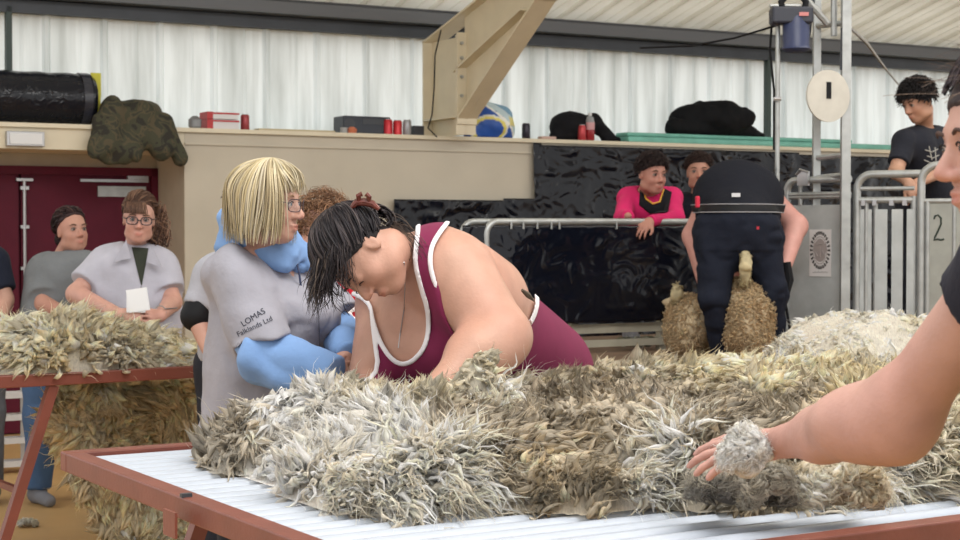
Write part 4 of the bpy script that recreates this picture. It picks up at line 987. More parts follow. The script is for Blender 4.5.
def hand_ops(o, w, d, n, thumb, S=1., curl=(.25, .3), spread=.10, tspread=1., k=.012):
    d = unit(V3(*d)); n = unit(V3(*n) - d * np.dot(n, d)); t = unit(np.cross(d, n)) * thumb
    kn = []
    for i in range(4):
        kp = w + d * (.085 - .006 * abs(i - 1)) * S + t * (.030 - .020 * i) * S; kn.append(kp)
        o.cone(w + t * (.014 - .009 * i) * S + d * .01 * S, kp, .0165 * S, .0115 * S, .018 * S)
    for i, L in enumerate((.072, .080, .074, .058)):
        p = kn[i]; a = 0; dd = d + t * (spread * (1.5 - i)); sg = (.45, .32, .23)
        for j in range(3):
            a += curl[0] if j == 0 else curl[1]
            q = p + (unit(dd) * math.cos(a) - n * math.sin(a)) * L * sg[j] * S; r = (.0095, .0086, .0078, .0068)
            o.cone(p, q, r[j] * S, r[j + 1] * S, .005 * S if j == 0 else .002 * S); p = q
    p0 = w + d * .02 * S + t * .018 * S; p1 = w + d * .05 * S + t * .045 * S * tspread - n * .008 * S; p2 = p1 + unit(d + t * .5 * tspread - n * .15) * .035 * S; p3 = p2 + unit(d + t * .15 * tspread - n * .2) * .028 * S
    o.cone(p0, p1, .015 * S, .0125 * S, .014 * S).cone(p1, p2, .0115 * S, .010 * S, .004 * S).cone(p2, p3, .010 * S, .0078 * S, .003 * S)
    return o
def legs_ops(o, pel, lat, z0, f, g=1., r=(.10, .06, .042), half=.10, t=0, spread=.02):
    for q in (-1, 1):
        h = pel + lat * half * q; kn = V3(h[0], h[1], z0 + (pel[2] - z0) * .52) + lat * spread * q + f * .02; an = V3(h[0], h[1], z0 + .09) + lat * spread * 1.5 * q
        o.cone(h, kn, r[0] * g + t, r[1] * g + t, .05).cone(kn, an, r[1] * g + t, r[2] * g + t, .03)
    return o
def shoes(root, pel, lat, z0, f, m, half=.13, an=None):
    for q in (-1, 1):
        b = V3(pel[0], pel[1], z0) + lat * half * q if an is None else V3(an[(q + 1) // 2][0], an[(q + 1) // 2][1], z0); b[2] = z0
        o = Ops().cone(b - f * .03 + UP * .045, b + f * .15 + UP * .032, .042, .034, .03).cone(b - f * .03 + UP * .05, b + UP * .09, .045, .045, .03)
        lo, hi = o.bounds(.02); lo[2] = z0 - .01
        s = sdf_mesh('shoe', lambda P: np.maximum(o(P), z0 + .002 - P[:, 2]), lo, hi, .008, m, root)
def part_sdf(name, fn, bnd, res, m, root, colfn=None): lo, hi = bnd; return sdf_mesh(name, fn, lo, hi, res, m, root, colfn)
def body(root, ops, res, m, base, heads=(), name='body', z0=0):
    base = np.array(base) * .78
    def cf(P):
        c = np.tile(base, (len(P), 1)); c = c * (1 + .05 * vnoise(P, 25, 3))[:, None] * (1 + np.array((.02, -.05, -.05)) * vnoise(P, 9, 5)[:, None])
        for h in heads: c = h.color(P, c, base)
        return np.clip(c, 0, 1)
    lo, hi = ops.bounds(.02); lo[2] = max(lo[2], z0)
    return sdf_mesh(name, ops, lo, hi, res, m, root, cf)
HM = fibre_mat('hair_fibre', rough=.5, sc=(9., .25, 1.), bump=.5, var=.35)
def hair_mesh(root, parts, name='hair', parent=None):
    V, Q, c, f = merge(parts); return mesh_np(name, V, Q, HM, root, col=c, fib=f)
def hcol(n, cols, j=.12):
    i = rng.integers(0, len(cols), n); return np.array([lin(*c) for c in cols])[i] * (1 + rng.normal(0, j, (n, 1)))
def pack(P, Wd, col, flat=.35, ref=None):
    V, Q = strands(P, Wd, flat, ref); N, T, _ = P.shape
    c = np.repeat(np.repeat(col[:, None, :], T, 1)[:, :, None, :], 4, 2).reshape(-1, 3)
    uu = np.broadcast_to(np.array([-1., 0, 1, 0])[None, None, :] * 1., (N, T, 4)); vv = np.broadcast_to(np.arange(T)[None, :, None] * 1., (N, T, 4)); rr = np.broadcast_to(rng.uniform(0, 50, (N, 1, 1)), (N, T, 4))
    return V, Q, np.clip(c, .002, .95), np.stack([uu, vv, rr], -1).reshape(-1, 3)
def cap(h, rad, region, col, res=.006, cc=(0, -.015, .038)):
    def fn(P):
        q = h.loc(P); d = d_ell(q, np.array(cc), np.array(rad)); return np.maximum(d, region(q) + .007 * vnoise(q * [1, 1, .4], 120, 4)) * h.s
    lo = h.c - .17 * h.s; hi = h.c + .17 * h.s; V, Q = extract(fn, lo, hi, res)
    return V, Q, np.tile(np.array(lin(*col)), (len(V), 1)), V * 60
def slerp_hair(h, roots, tgt, rad, n, T=12, w=.0016, cols=((30, 26, 26),), lift=.006, stop=1., cc=(0, -.015, .038), jit=.02, wav=0.):
    a = unit(roots); b = unit(np.asarray(tgt, float) + rng.normal(0, .08, (len(a), 3)))
    om = np.arccos(np.clip((a * b).sum(1), -1, 1))[:, None, None]; t = np.linspace(0, 1, T)[None, :, None] * stop
    D = (np.sin((1 - t) * om) * a[:, None] + np.sin(t * om) * b[:, None]) / np.sin(om)
    r = 1 + lift / .09 * np.sin(np.pi * np.clip(t, 0, 1)) * rng.uniform(.3, 1.6, (len(a), 1, 1)) + rng.uniform(0, jit, (len(a), 1, 1))
    if wav: r = r + wav * np.sin(t * 14 + rng.uniform(0, 6, (len(a), 1, 1)))
    Pl = np.array(cc) + D * np.array(rad) * r; P = h.c + h.s * (Pl @ h.R)
    Wd = np.full((len(a), T), w * h.s) * rng.uniform(.6, 1.4, (len(a), 1)) * np.clip(1.15 - np.linspace(0, 1, T)[None] ** 3, .1, 1)
    return pack(P, Wd, hcol(len(a), cols))
def dirs(n, cond):
    out = []
    k = 0
    while k < n:
        d = unit(rng.normal(size=(n * 4, 3))); d = d[cond(d)]; out.append(d); k += len(d)
    return np.concatenate(out)[:n]
def short_hair(h, root, cols, n=900, L=.03, curl=.1, zmin=.02, w=.0035, rad=(.079, .1, .088), up=.6):
    reg = lambda q: -(q[:, 2] - zmin + np.where(q[:, 1] > .0, -q[:, 1] * .55, 0)) 
    d = dirs(n, lambda d: d[:, 2] * .088 + .038 - np.where(d[:, 1] > 0, d[:, 1] * .1 * .55, 0) > zmin)
    Pl = np.array((0, -.015, .038)) + d * np.array(rad) * .97; P = h.c + h.s * (Pl @ h.R); dw = d @ h.R
    dd = dw + rng.normal(0, .35, dw.shape) + h.u * up * .3 + h.f * .5
    c = hcol(n, cols)
    pts = [cap(h, rad, reg, cols[0], .007), make_locks(P, dd, rng.uniform(.6, 1.3, n) * L * h.s, np.full(n, w * h.s), c, c, bend=h.f * .3 - h.u * .3 + np.zeros_like(dd), curl=curl, T=5, profile='hair')]
    return hair_mesh(root, pts)
def cloth(name, col, **k):
    kw = dict(rough=.85, noise=.07, nscale=10, bump=.9, bscale=12, sheen=.03, spec=.15); kw.update(k); return mat(name, lin(*col), **kw)
def glasses(h, root, col=(30, 28, 30), w=.0022, name='spectacles'):
    g = MB().tube([h.p(q, .109 - abs(q) * .35, -.001) for q in (-.008, 0, .008)], w * h.s, 6).build(name, mat('spectacle_frame', lin(*col), .3), root)
    for q in (-1, 1):
        pts = []
        for i in range(20):
            a = 2 * math.pi * i / 20; x, z = math.cos(a), math.sin(a); x = np.sign(x) * abs(x) ** .6 * .0255; z = np.sign(z) * abs(z) ** .7 * .0185
            pts.append(h.p(q * .034 + x, .1085 - abs(q * .034 + x) ** 2 * 5.5, -.004 + z))
        MB().tube(pts, w * h.s, 6, closed=True).build('rim', g.data.materials[0], g, smooth=True)
        c = np.mean(pts, 0); V = pts + [c]; lm = mat('spectacle_lens', lin(150, 155, 165), .05, alpha=.10)
        mesh_np('lens', V, [[i, (i + 1) % 20, 20] for i in range(20)], lm, g)
        MB().tube([h.p(q * .058, .091, .004), h.p(q * .0755, .06, .006), h.p(q * .08, -.005, .006)], w * .9 * h.s, 6).build('temple', g.data.materials[0], g, smooth=True)
    return g
# ------------------------------------------------------------------ 1 blonde woman
root = thing('person', 'person with blonde bob and spectacles, pale grey shirt over blue hoodie, hands clasped', 'person', B(268, 231, 5.0) * V3(1, 1, 0))
R1 = V3(-.5, -.85, 0); F1 = V3(.86, -.5, 0)
hd = Head(B(268, 203, 4.78), (.96, -.27, -.05), UP, .97)
pel = B(266, 231, 5.0) * V3(1, 1, 0) + UP * .93
shR, shL = B(233, 272, 4.80), B(299, 272, 5.03); elR, wrR = B(262, 354, 4.68), B(320, 373, 4.60); elL, wrL = B(338, 334, 4.95), B(346, 356, 4.74)
nk = B(262, 258, 4.92)
bo = Ops().cone(pel - R1 * .09, shL * .4 + nk * .6 - UP * .08, .12, .11, .08).cone(pel + R1 * .09, shR * .4 + nk * .6 - UP * .08, .12, .11, .08).cone(shL, shR, .05, .05, .06)
bo.cone(nk - UP * .02, hd.p(0, -.02, -.05), .058, .055, .04).cone(shR, elR, .05, .042, .04).cone(elR, wrR, .042, .028, .02).cone(shL, elL, .05, .042, .04).cone(elL, wrL, .042, .026, .02)
bo = legs_ops(bo, pel, R1, .0, F1)
bo = bo + hd.ops(); bo.o[len(bo.o) - len(hd.ops().o)] = (bo.o[len(bo.o) - len(hd.ops().o)][0], bo.o[len(bo.o) - len(hd.ops().o)][1], .02, 1)
hand_ops(bo, wrR, (.55, .35, .1), (.3, -.9, .2), 1, .95, (.5, .5)); hand_ops(bo, wrL, (-.12, -.55, -.75), (.75, -.5, .3), 1, .98, (.3, .55))
sm = skin_mat('skin_fair', SK)
body(root, bo, .0055, sm, lin(206, 160, 142), [hd]); eyes(hd, root, (110, 130, 140), brow=(150, 120, 90), wbrow=.002); glasses(hd, root, (60, 44, 48), .0016)
shirtm = cloth('grey_shirt', (152, 152, 162)); hoodm = cloth('blue_hoodie', (122, 156, 204))
to = Ops().cone(pel - R1 * .07 - UP * .15, shL * .45 + nk * .55 - UP * .10, .185, .125, .1).cone(pel + R1 * .07 - UP * .15, shR * .45 + nk * .55 - UP * .10, .185, .125, .1).cone(shL, shR, .072, .072, .08).ell(B(300, 318, 4.86), (.11, .11, .10), k=.1)
hemc = B(254, 346, 4.70); hemn = unit(B(267, 364, 4.66) - B(240, 325, 4.74)); hemn = unit(V3(.42, -.1, -.9))
sl = Ops().cone(shR, elR, .078, .088, .05); slL = Ops().cone(shL, elL, .078, .085, .05)
hemL = elL * .75 + shL * .25
def shirt1(P):
    w = fold(P, .028, 6.5, 5, (1, 1, .5)) + .004 * vnoise(P, 22, 9); a = to(P); a = np.maximum(a, .74 - P[:, 2])
    s1_ = smax(sl(P), (P - hemc) @ hemn, .006); s2_ = smax(slL(P), (P - hemL) @ unit(elL - shL), .006)
    d = smin(smin(a, s1_, .035), s2_, .03) + w
    nh = Ops().ell(nk + UP * .06 + F1 * .02, (.085, .085, .075))(P); d = smax(d, -nh, .01)
    px = (P - (nk + F1 * .19)) @ R1
    return d - .0 + .004 * (np.exp(-((px + .0) / .004) ** 2)) * ((P - nk) @ F1 > .08) 
b_ = (to + sl + slL).bounds(.03)
shirt_ob = sdf_mesh('shirt', shirt1, b_[0], b_[1], .0055, shirtm, root)
hs = Ops().cone(shR + (elR - shR) * .5, elR, .062, .066, .02).cone(elR, wrR + (wrR - elR) * .22, .068, .050, .03).ell(elR * .35 + wrR * .65 - UP * .012, (.08, .055, .055), k=.05)
hsL = Ops().cone(shL + (elL - shL) * .5, elL, .06, .062, .02).cone(elL, wrL, .062, .048, .03)
for nm, oo in (('hoodie_sleeve', hs), ('hoodie_sleeve', hsL)):
    b_ = oo.bounds(.02); e = wrR if oo is hs else wrL; ed = unit(wrR - elR) if oo is hs else unit(wrL - elL)
    sdf_mesh(nm, lambda P: smax(oo(P) + fold(P, .018, 9, 12, (.6, 1, 1)), (P - e) @ ed - (.05 if oo is hs else .02), .004), b_[0], b_[1], .006, hoodm, root)
hc = nk + UP * .055; ho = Ops(); ring = []
for i in range(13):
    a = 2 * math.pi * i / 12; fr = math.cos(a); sd_ = math.sin(a)
    ring.append(hc + F1 * (.095 * fr + .01) + R1 * .088 * sd_ + UP * (-.055 * fr + .012))
ho.chain(ring, [.035 - .004 * math.cos(2 * math.pi * i / 12) for i in range(13)], .03)
ho.ell(hc - F1 * .085 - UP * .012, (.075, .10, .05), k=.05).cone(ring[3] - UP * .02, ring[1] - UP * .035 + F1 * .03, .035, .03, .03).cone(ring[9] - UP * .02, ring[11] - UP * .035 + F1 * .03, .035, .03, .03)
b_ = ho.bounds(.02); sdf_mesh('hood', lambda P: smax(ho(P) + fold(P, .020, 12, 22, (1, 1, 1.6)), -Ops().cone(nk - UP * .1, nk + UP * .2, .058)(P), .01), b_[0], b_[1], .0055, hoodm, root)
MB().tube([ring[0] + F1 * .03 + R1 * .02, ring[0] + F1 * .05 - UP * .05 + R1 * .025, ring[0] + F1 * .055 - UP * .10 + R1 * .02], .0035, 6).build('drawstring', mat('navy_cord', lin(50, 60, 90), .7), root)
# placket and chest seam lines
def onto(fn, P, dr, lim=.3, off=.0015):
    P = np.array(P, float); dr = unit(P.mean(0) - V3(0, 0, CAMZ)) if dr is None else unit(V3(*dr)); t = np.zeros(len(P))
    for _ in range(40): d = fn(P + t[:, None] * dr); t += np.clip(d - off, -.02, .02) * .8
    return P + t[:, None] * dr
def surf_line(pts, fn, r, name, m, parent, n=24, base=None):
    pts = np.array(pts); tt = np.linspace(0, len(pts) - 1, n); P = np.array([[np.interp(t, range(len(pts)), pts[:, k]) for k in range(3)] for t in tt])
    vd = unit(P.mean(0) - V3(0, 0, CAMZ)); P = onto(fn, P - vd * .12, vd)
    MB().tube(list(P), r, 5).build(name, m, parent, smooth=True)
seam = mat('seam_shadowed_fabric', lin(122, 122, 132), .9)
surf_line([B(316, 290, 4.8), B(319, 320, 4.8), B(320, 352, 4.8), B(320, 385, 4.8)], shirt1, .0014, 'placket_seam', seam, root)
def text_mesh(s, size):
    cu = bpy.data.curves.new('t', 'FONT'); cu.body = s; cu.size = size; cu.extrude = 0; cu.align_x = 'LEFT'; cu.resolution_u = 3
    o = bpy.data.objects.new('t', cu); C.objects.link(o); dg = bpy.context.evaluated_depsgraph_get(); me = o.evaluated_get(dg).to_mesh()
    V = np.array([v.co[:] for v in me.vertices]); Fs = [list(p.vertices) for p in me.polygons]; o.evaluated_get(dg).to_mesh_clear(); bpy.data.objects.remove(o); return V, Fs
def text_on(s, size, p0, pdir, fn, name, m, parent):
    V, Fs = text_mesh(s, size); x = unit(pdir); vd = unit(p0 - V3(0, 0, CAMZ)); y = unit(np.cross(x, vd)); y = y if y[2] > 0 else -y
    P = p0 + V[:, :1] * x + V[:, 1:2] * y - vd * .1; P = onto(fn, P, vd, off=.0022); mesh_np(name, P, Fs, m, parent, smooth=False)
ink = mat('navy_print', lin(34, 38, 56), .7)
text_on('LOMAS', .024, B(243, 327, 4.72), B(262, 315, 4.72) - B(243, 327, 4.72), shirt1, 'sleeve_print', ink, root)
text_on('Falklands Ltd', .021, B(238, 337, 4.72), B(267, 320, 4.72) - B(238, 334, 4.72), shirt1, 'sleeve_print', ink, root)
# blonde bob
n = 1500; T = 14; cols = ((196, 182, 148), (212, 200, 170), (184, 168, 130), (158, 144, 114), (188, 178, 156))
az = rng.uniform(-math.pi, math.pi, n); front = np.abs(az) < .95           # az 0 = forward
Ls = np.where(np.abs(az) < .75, rng.uniform(.7, .98, n), rng.uniform(1.35, 1.66, n)) ; rx, ry, rz = .088, .112, .098
tt = np.linspace(0, 1, T)[None]; sarc = tt * Ls[:, None]                        # arc in quarter turns
th = np.clip(sarc, 0, 1) * math.pi / 2; drop = np.maximum(sarc - 1, 0) * .235
lay = rng.uniform(.93, 1.09, n)[:, None]
side = np.sin(az)[:, None]; fw = np.cos(az)[:, None]
X = np.sin(th) * side * rx * lay * (1 - drop * .9) ; Yl = -.015 + .02 * (1 - np.sin(th)) + np.sin(th) * fw * ry * lay * (1 - drop * 1.0); Z = .028 + np.cos(th) * rz * lay - drop
X += (.006 * np.sin(tt * 7 + az[:, None] * 5) + rng.normal(0, .008, (n, 1))) * tt; Yl = Yl + (.008 * np.sin(tt * 5 + az[:, None] * 4) + rng.normal(0, .008, (n, 1))) * tt; 
P = hd.c + hd.s * (np.stack([X, Yl, Z], -1) @ hd.R)
hp = [pack(P, np.full((n, T), .0034) * rng.uniform(.6, 1.3, (n, 1)) * np.clip(1.2 - tt ** 3, .15, 1), hcol(n, cols, .05), .4, ref=(P - hd.c)),
      cap(hd, (.083, .104, .094), lambda q: np.maximum(-(q[:, 2] + .05), q[:, 1] * 1.0 - .02 - np.maximum(q[:, 2] - .03, 0) * 1.1), (170, 150, 108))]
hair_mesh(root, hp)
dark = cloth('dark_trousers', (40, 42, 50)); 
lo_ = legs_ops(Ops(), pel, R1, 0, F1, t=.012, r=(.115, .07, .055)); b_ = lo_.bounds(.02); b_[0][2] = .06; sdf_mesh('trousers', lambda P: np.maximum(lo_(P), np.maximum(.08 - P[:, 2], P[:, 2] - .95)), b_[0], b_[1], .012, dark, root)
shoes(root, pel, R1, 0, F1, M['black'])
# ------------------------------------------------------------------ 2 bending woman
root = thing('person', 'person in maroon singlet with white edging bent over the fleece, dark hair', 'person', B(545, 231, 5.3) * V3(1, 1, 0))
F2 = V3(-.75, -.66, 0); Lt = V3(.66, -.75, 0)
hd = Head(B(363, 256, 4.36), (-.16, -.40, -.90), (-.93, -.1, .28), 1.02)
pel = B(536, 231, 5.3) * V3(1, 1, 0) + UP * .93
nk = B(410, 268, 4.62); shL = B(455, 276, 4.47); shR = B(386, 300, 4.80); elL = B(500, 337, 4.33); wrL = B(432, 394, 4.14); elR = B(371, 372, 4.58); wrR = B(372, 400, 4.4)
tor = Ops().cone(B(452, 300, 4.68), pel + UP * .08, .155, .18, .1).cone(B(420, 318, 4.78), pel - Lt * .1, .15, .17, .12).ell(B(408, 345, 4.62), (.13, .13, .115), k=.08).ell(B(452, 345, 4.55), (.11, .13, .11), k=.08).cone(B(440, 262, 4.60), B(480, 300, 4.75), .10, .13, .08)
tor.cone(shL, shR, .085, .07, .08)
bo = tor + Ops().cone(nk + V3(.02, .02, 0), hd.p(0, -.03, -.06), .068, .062, .05).cone(shL, elL, .112, .080, .05).cone(elL, wrL, .080, .036, .03).cone(shR, elR, .07, .055, .06).cone(elR, wrR, .052, .034, .03).ell(B(437, 262, 4.52), (.075, .075, .07), k=.08)
bo.ell(elL * .7 + wrL * .3, (.082, .068, .068), k=.06); bo_n = len(bo.o)
bo = legs_ops(bo, pel, Lt, 0, F2, 1.25)
hand_ops(bo, wrL, (-.75, -.45, -.4), (-.2, -.3, .9), -1, 1.05, (.35, .4)); hand_ops(bo, wrR, (-.3, -.8, -.4), (0, -.3, .9), 1, 1.0, (.35, .4))
ho_ = hd.ops(); f0 = ho_.o[0]; ho_.o[0] = (f0[0], f0[1], .02, 1); bo = bo + ho_
sk2 = lin(200, 154, 134)
body(root, bo, .0055, sm, sk2, [hd]); eyes(hd, root, (60, 40, 30), brow=(50, 38, 34), closed=True)
neck_poly = [(415, 238), (412, 261), (418, 286), (427, 314), (425, 343), (412, 360), (398, 363), (383, 345), (374, 318), (371, 300), (330, 260), (350, 190), (419, 190)]
arm_poly = [(459, 224), (480, 230), (500, 243), (524, 272), (537, 296), (532, 318), (520, 332), (490, 336), (466, 320), (451, 303), (436, 286), (427, 266), (428, 248), (440, 233)]
arm_poly = [(462, 200), (500, 220)] + [(524, 262), (537, 296), (532, 318), (520, 332), (490, 336), (466, 320), (451, 303), (438, 286), (432, 266), (433, 248), (441, 234), (450, 223)]
rarm_poly = [(369, 300), (371, 330), (378, 380), (330, 380), (330, 290)]
neck_poly, arm_poly, rarm_poly = chaikin(neck_poly), chaikin(arm_poly), chaikin(rarm_poly)
def holes(P):
    px, py = proj(P); q = np.c_[px, py]; s = np.maximum(np.maximum(poly_sd(q, neck_poly), poly_sd(q, arm_poly)), poly_sd(q, rarm_poly)); return s * P[:, 1] / F
arml = Ops().cone(shL * .45 + elL * .55, elL, .090, .082, .03).cone(elL, wrL, .082, .04, .03).ell(elL * .7 + wrL * .3, (.085, .07, .07), k=.06); bob = Ops(); bob.o = bo.o[:bo_n]
def hull(P): return np.minimum(bob(P), tor(P))
def sing(P): return smax(smax(hull(P) - .008 + .0, np.maximum(holes(P), .80 - P[:, 2]), .003), -(arml(P) - .004), .004)
def trim_(P): h_ = hull(P); return np.maximum(np.maximum(np.maximum(h_ - .013, -(h_ - .002)), np.maximum(np.abs(holes(P) + .006) - .0065, .82 - P[:, 2])), -(arml(P) - .006))
b_ = tor.bounds(.03); b_[0][2] = max(b_[0][2], .78)
sdf_mesh('singlet', sing, b_[0], b_[1], .0055, cloth('maroon_jersey', (116, 40, 72), bump=.15), root)
sdf_mesh('white_edging', trim_, b_[0], b_[1], .004, cloth('white_binding', (226, 224, 228), bump=.1), root)
MB().tube(list(onto(bo, [B(x, y, 4.3) for x, y in ((404, 262), (405, 285), (404, 310), (400, 335), (398, 350))], unit(B(404, 300, 4.5) - V3(0, 0, CAMZ)), off=.001)), .0016, 5).build('necklace', M['chrome'], root)
MB().tube([B(522, 290, 4.42), B(528, 295, 4.44), B(534, 301, 4.47)], [.004, .008, .002], 6).build('dark_feather', mat('feather', lin(84, 74, 62), .8), root)
cols = ((34, 30, 34), (52, 46, 50), (28, 25, 30), (70, 62, 62))
tg = (0.1, -.75, .55)
reg = lambda d: (d[:, 1] * .7 - d[:, 2] * 1.0 < .36) & (d[:, 2] > -.66)
r_ = dirs(2400, reg)
rad = (.082, .105, .094)
pts = [slerp_hair(hd, r_, tg, rad, len(r_), w=.0026, cols=cols, lift=.008, jit=.05, wav=.01), cap(hd, (.080, .103, .092), lambda q: np.maximum(-(q[:, 2] + .055 - 0), q[:, 1] * .7 - (q[:, 2] - .02) * 1.0 - .012), (30, 27, 30))]
n = 260; d0 = unit(np.stack([rng.uniform(-.85, .85, n), rng.uniform(.35, .8, n), rng.uniform(.3, .9, n)], 1)); Pl = np.array((0, -.015, .038)) + d0 * np.array(rad) * 1.02
P0 = hd.c + hd.s * (Pl @ hd.R); L = rng.uniform(.05, .14, n); t = np.linspace(0, 1, 12)[None, :, None]
dd = (d0 @ hd.R)[:, None] * .25 + V3(-.10, -.05, -1); Pw = P0[:, None] + L[:, None, None] * (unit(dd) * t + V3(.25, 0, 0) * t * t * rng.uniform(-.3, 1, (n, 1, 1)) + .05 * np.sin(t * 6 + rng.uniform(0, 6, (n, 1, 1))) * rng.normal(size=(n, 1, 3)))
pts.append(pack(Pw, np.full((n, 12), .0016) * (1.1 - t[..., 0] ** 2) * rng.uniform(.5, 1.6, (n, 1)), hcol(n, cols + ((96, 84, 76),))))
n = 170; a_ = rng.uniform(-.5, .9, n); d0 = unit(np.stack([-np.cos(a_) * .8, .25 + .6 * a_, .35 + rng.uniform(-.25, .35, n)], 1)); P0 = hd.c + hd.s * ((np.array((0, -.01, .03)) + d0 * np.array((.080, .10, .09))) @ hd.R)
t = np.linspace(0, 1, 12)[None, :, None]; L = rng.uniform(.05, .12, (n, 1, 1)); Pw = P0[:, None] + L * (V3(.1, -.08, -1) * t + (d0 @ hd.R)[:, None] * .35 * np.sin(t * 3.0) + rng.normal(0, .12, (n, 1, 3)) * t * t)
pts.append(pack(Pw, np.full((n, 12), .0008) * rng.uniform(.5, 1.6, (n, 1)), hcol(n, cols)))
# loose bun at the back
bc = hd.p(.0, -.10, -.015); n = 260; d0 = unit(rng.normal(size=(n, 3))); tn = unit(np.cross(d0, V3(.4, -.7, .5)))
bp = bc[None, None] + np.stack([(d0 * math.cos(a) + tn * math.sin(a)) for a in np.linspace(0, 1.6, 10)], 1) * np.array((.052, .05, .048)) * rng.uniform(.85, 1.1, (n, 1, 1))
pts.append(pack(bp, np.full((n, 10), .0028), hcol(n, cols)))
n = 70; t = np.linspace(0, 1, 10)[None, :, None]; p0 = hd.p(-.02, -.09, -.05)[None, None] + rng.normal(0, .012, (n, 1, 3)); pts.append(pack(p0 + t * (V3(.07, .0, -.0) + rng.normal(0, .016, (n, 1, 3))) - V3(0, 0, .07) * t * t, np.full((n, 10), .0007), hcol(n, ((60, 50, 46), (90, 76, 66)))))
hair_mesh(root, pts)
cm = mat('tortoise_clip', lin(96, 44, 36), .3, noise=.4, nscale=60)
cb_ = B(364, 207, 4.33); cl = MB().tube([cb_ + V3(-.035, 0, -.004), cb_ + V3(-.02, 0, .012), cb_ + V3(0, 0, .014), cb_ + V3(.022, 0, .008), cb_ + V3(.04, 0, -.006)], [.005, .010, .011, .010, .005], 8).tube([cb_ + V3(-.012, 0, .01), cb_ + V3(-.014, -.01, .03), cb_ + V3(-.004, -.01, .034)], .007, 8).tube([cb_ + V3(.012, 0, .01), cb_ + V3(.014, -.01, .028), cb_ + V3(.006, -.01, .034)], .007, 8).build('hair_claw', cm, root, smooth=True)
ltr = legs_ops(Ops(), pel, Lt, 0, F2, 1.25, t=.012, r=(.12, .075, .055)).ell(pel, (.2, .2, .15), k=.1); b_ = ltr.bounds(.02); b_[0][2] = .06; sdf_mesh('trousers', lambda P: np.maximum(ltr(P), np.maximum(.08 - P[:, 2], P[:, 2] - .95)), b_[0], b_[1], .012, dark, root); shoes(root, pel, Lt, 0, F2, M['black'])
# ------------------------------------------------------------------ 3 woman at the right edge
root = thing('person', 'person at the right edge in black, bare forearm reaching across the fleece', 'person', B(1090, 231, 2.35) * V3(1, 1, 0))
hd = Head(B(1011, 141, 2.35), (-.985, -.10, -.14), (-.14, 0, .99), 1.0)
F3 = V3(-.6, .8, 0); R3 = V3(.8, .6, 0)
pel = B(1180, 231, 2.35) * V3(1, 1, 0) + UP * .93; nk = B(1095, 235, 2.38)
shL = B(1020, 256, 2.42); shR = B(1150, 280, 2.62); elL = B(893, 420, 2.68); wrL = B(772, 444, 2.96); elR = B(1120, 420, 2.9); wrR = B(1040, 440, 3.1)
bo = Ops().cone(pel - R3 * .1, shL * .4 + nk * .6 - UP * .1, .12, .10, .08).cone(pel + R3 * .1, shR * .5 + nk * .5 - UP * .1, .13, .11, .1).cone(shL, shR, .06, .06, .06).cone(nk, hd.p(0, -.03, -.06), .058, .056, .04)
bo.cone(shL, elL, .058, .052, .05).cone(elL, elL * .45 + wrL * .55, .054, .041, .09).cone(elL * .45 + wrL * .55, wrL, .041, .027, .05).cone(shR, elR, .055, .045, .04).cone(elR, wrR, .045, .03, .03).ell(elL * .75 + wrL * .25 + V3(0, 0, .008), (.08, .048, .048), k=.06)
legs_ops(bo, pel, R3, 0, F3, 1.1)
hand_ops(bo, wrL, (-.93, .16, -.20), (-.12, -.45, .88), 1, .98, (.14, .26), .16, 1.0); hand_ops(bo, wrR, (-.6, .7, -.3), (0, 0, 1), 1, 1., (.3, .3))
ho_ = hd.ops(); f0 = ho_.o[0]; ho_.o[0] = (f0[0], f0[1], .02, 1); bo = bo + ho_
body(root, bo, .0045, skin_mat('skin_pink', SK, .03), lin(204, 160, 148), [hd]); eyes(hd, root, (70, 56, 44), brow=(66, 46, 40), wbrow=.0032)
rad = (.086, .108, .100); cols = ((58, 50, 56), (74, 66, 72), (44, 38, 44), (92, 80, 80))
regf = lambda d: (d[:, 1] * .8 - d[:, 2] * 1.0 < .27) & (d[:, 2] > -.45)
r_ = dirs(1800, regf)
pts = [slerp_hair(hd, r_, (0, -.95, .15), rad, len(r_), w=.0015, cols=cols, lift=.012, jit=.05, wav=.006), cap(hd, (.079, .101, .090), lambda q: np.maximum(-(q[:, 2] + .03), q[:, 1] * .8 - (q[:, 2] - .018) * 1.0 - .02), (50, 42, 46))]
n = 140; d0 = dirs(n, lambda d: (d[:, 2] > .3) & (d[:, 1] > -.3) & (d[:, 1] < .75)); P0 = hd.c + hd.s * ((np.array((0, -.015, .038)) + d0 * np.array(rad)) @ hd.R); t = np.linspace(0, 1, 12)[None, :, None]
cv = rng.normal(0, 1, (n, 1, 3)); L = rng.uniform(.025, .065, (n, 1, 1)); Pw = P0[:, None] + L * ((d0 @ hd.R)[:, None] * t * .8 + hd.f * t * .35 + cv * t * t * .22 - UP * t * t * .3)
pts.append(pack(Pw, np.full((n, 12), .00035) * np.ones((n, 1)), hcol(n, ((90, 76, 70), (130, 112, 100)))))
bc = hd.p(0, -.135, .045); n = 320; d0 = unit(rng.normal(size=(n, 3))); tn = unit(np.cross(d0, V3(.7, .3, .4)))
bp = bc[None, None] + np.stack([(d0 * math.cos(a) + tn * math.sin(a)) for a in np.linspace(0, 1.7, 10)], 1) * np.array((.042, .042, .042)) * rng.uniform(.85, 1.1, (n, 1, 1))
pts.append(pack(bp, np.full((n, 10), .0024), hcol(n, cols)))
hair_mesh(root, pts)
ts = Ops().cone(pel - R3 * .09, shL * .3 + nk * .7 - UP * .1, .15, .12, .06).cone(pel + R3 * .09, shR * .5 + nk * .5 - UP * .1, .16, .13, .1).cone(shL, shR, .075, .08, .05)
s1_ = Ops().cone(shL, elL, .076, .074, .04); s2_ = Ops().cone(shR, elR, .08, .08, .04)
hc1 = B(976, 300, 2.5); 
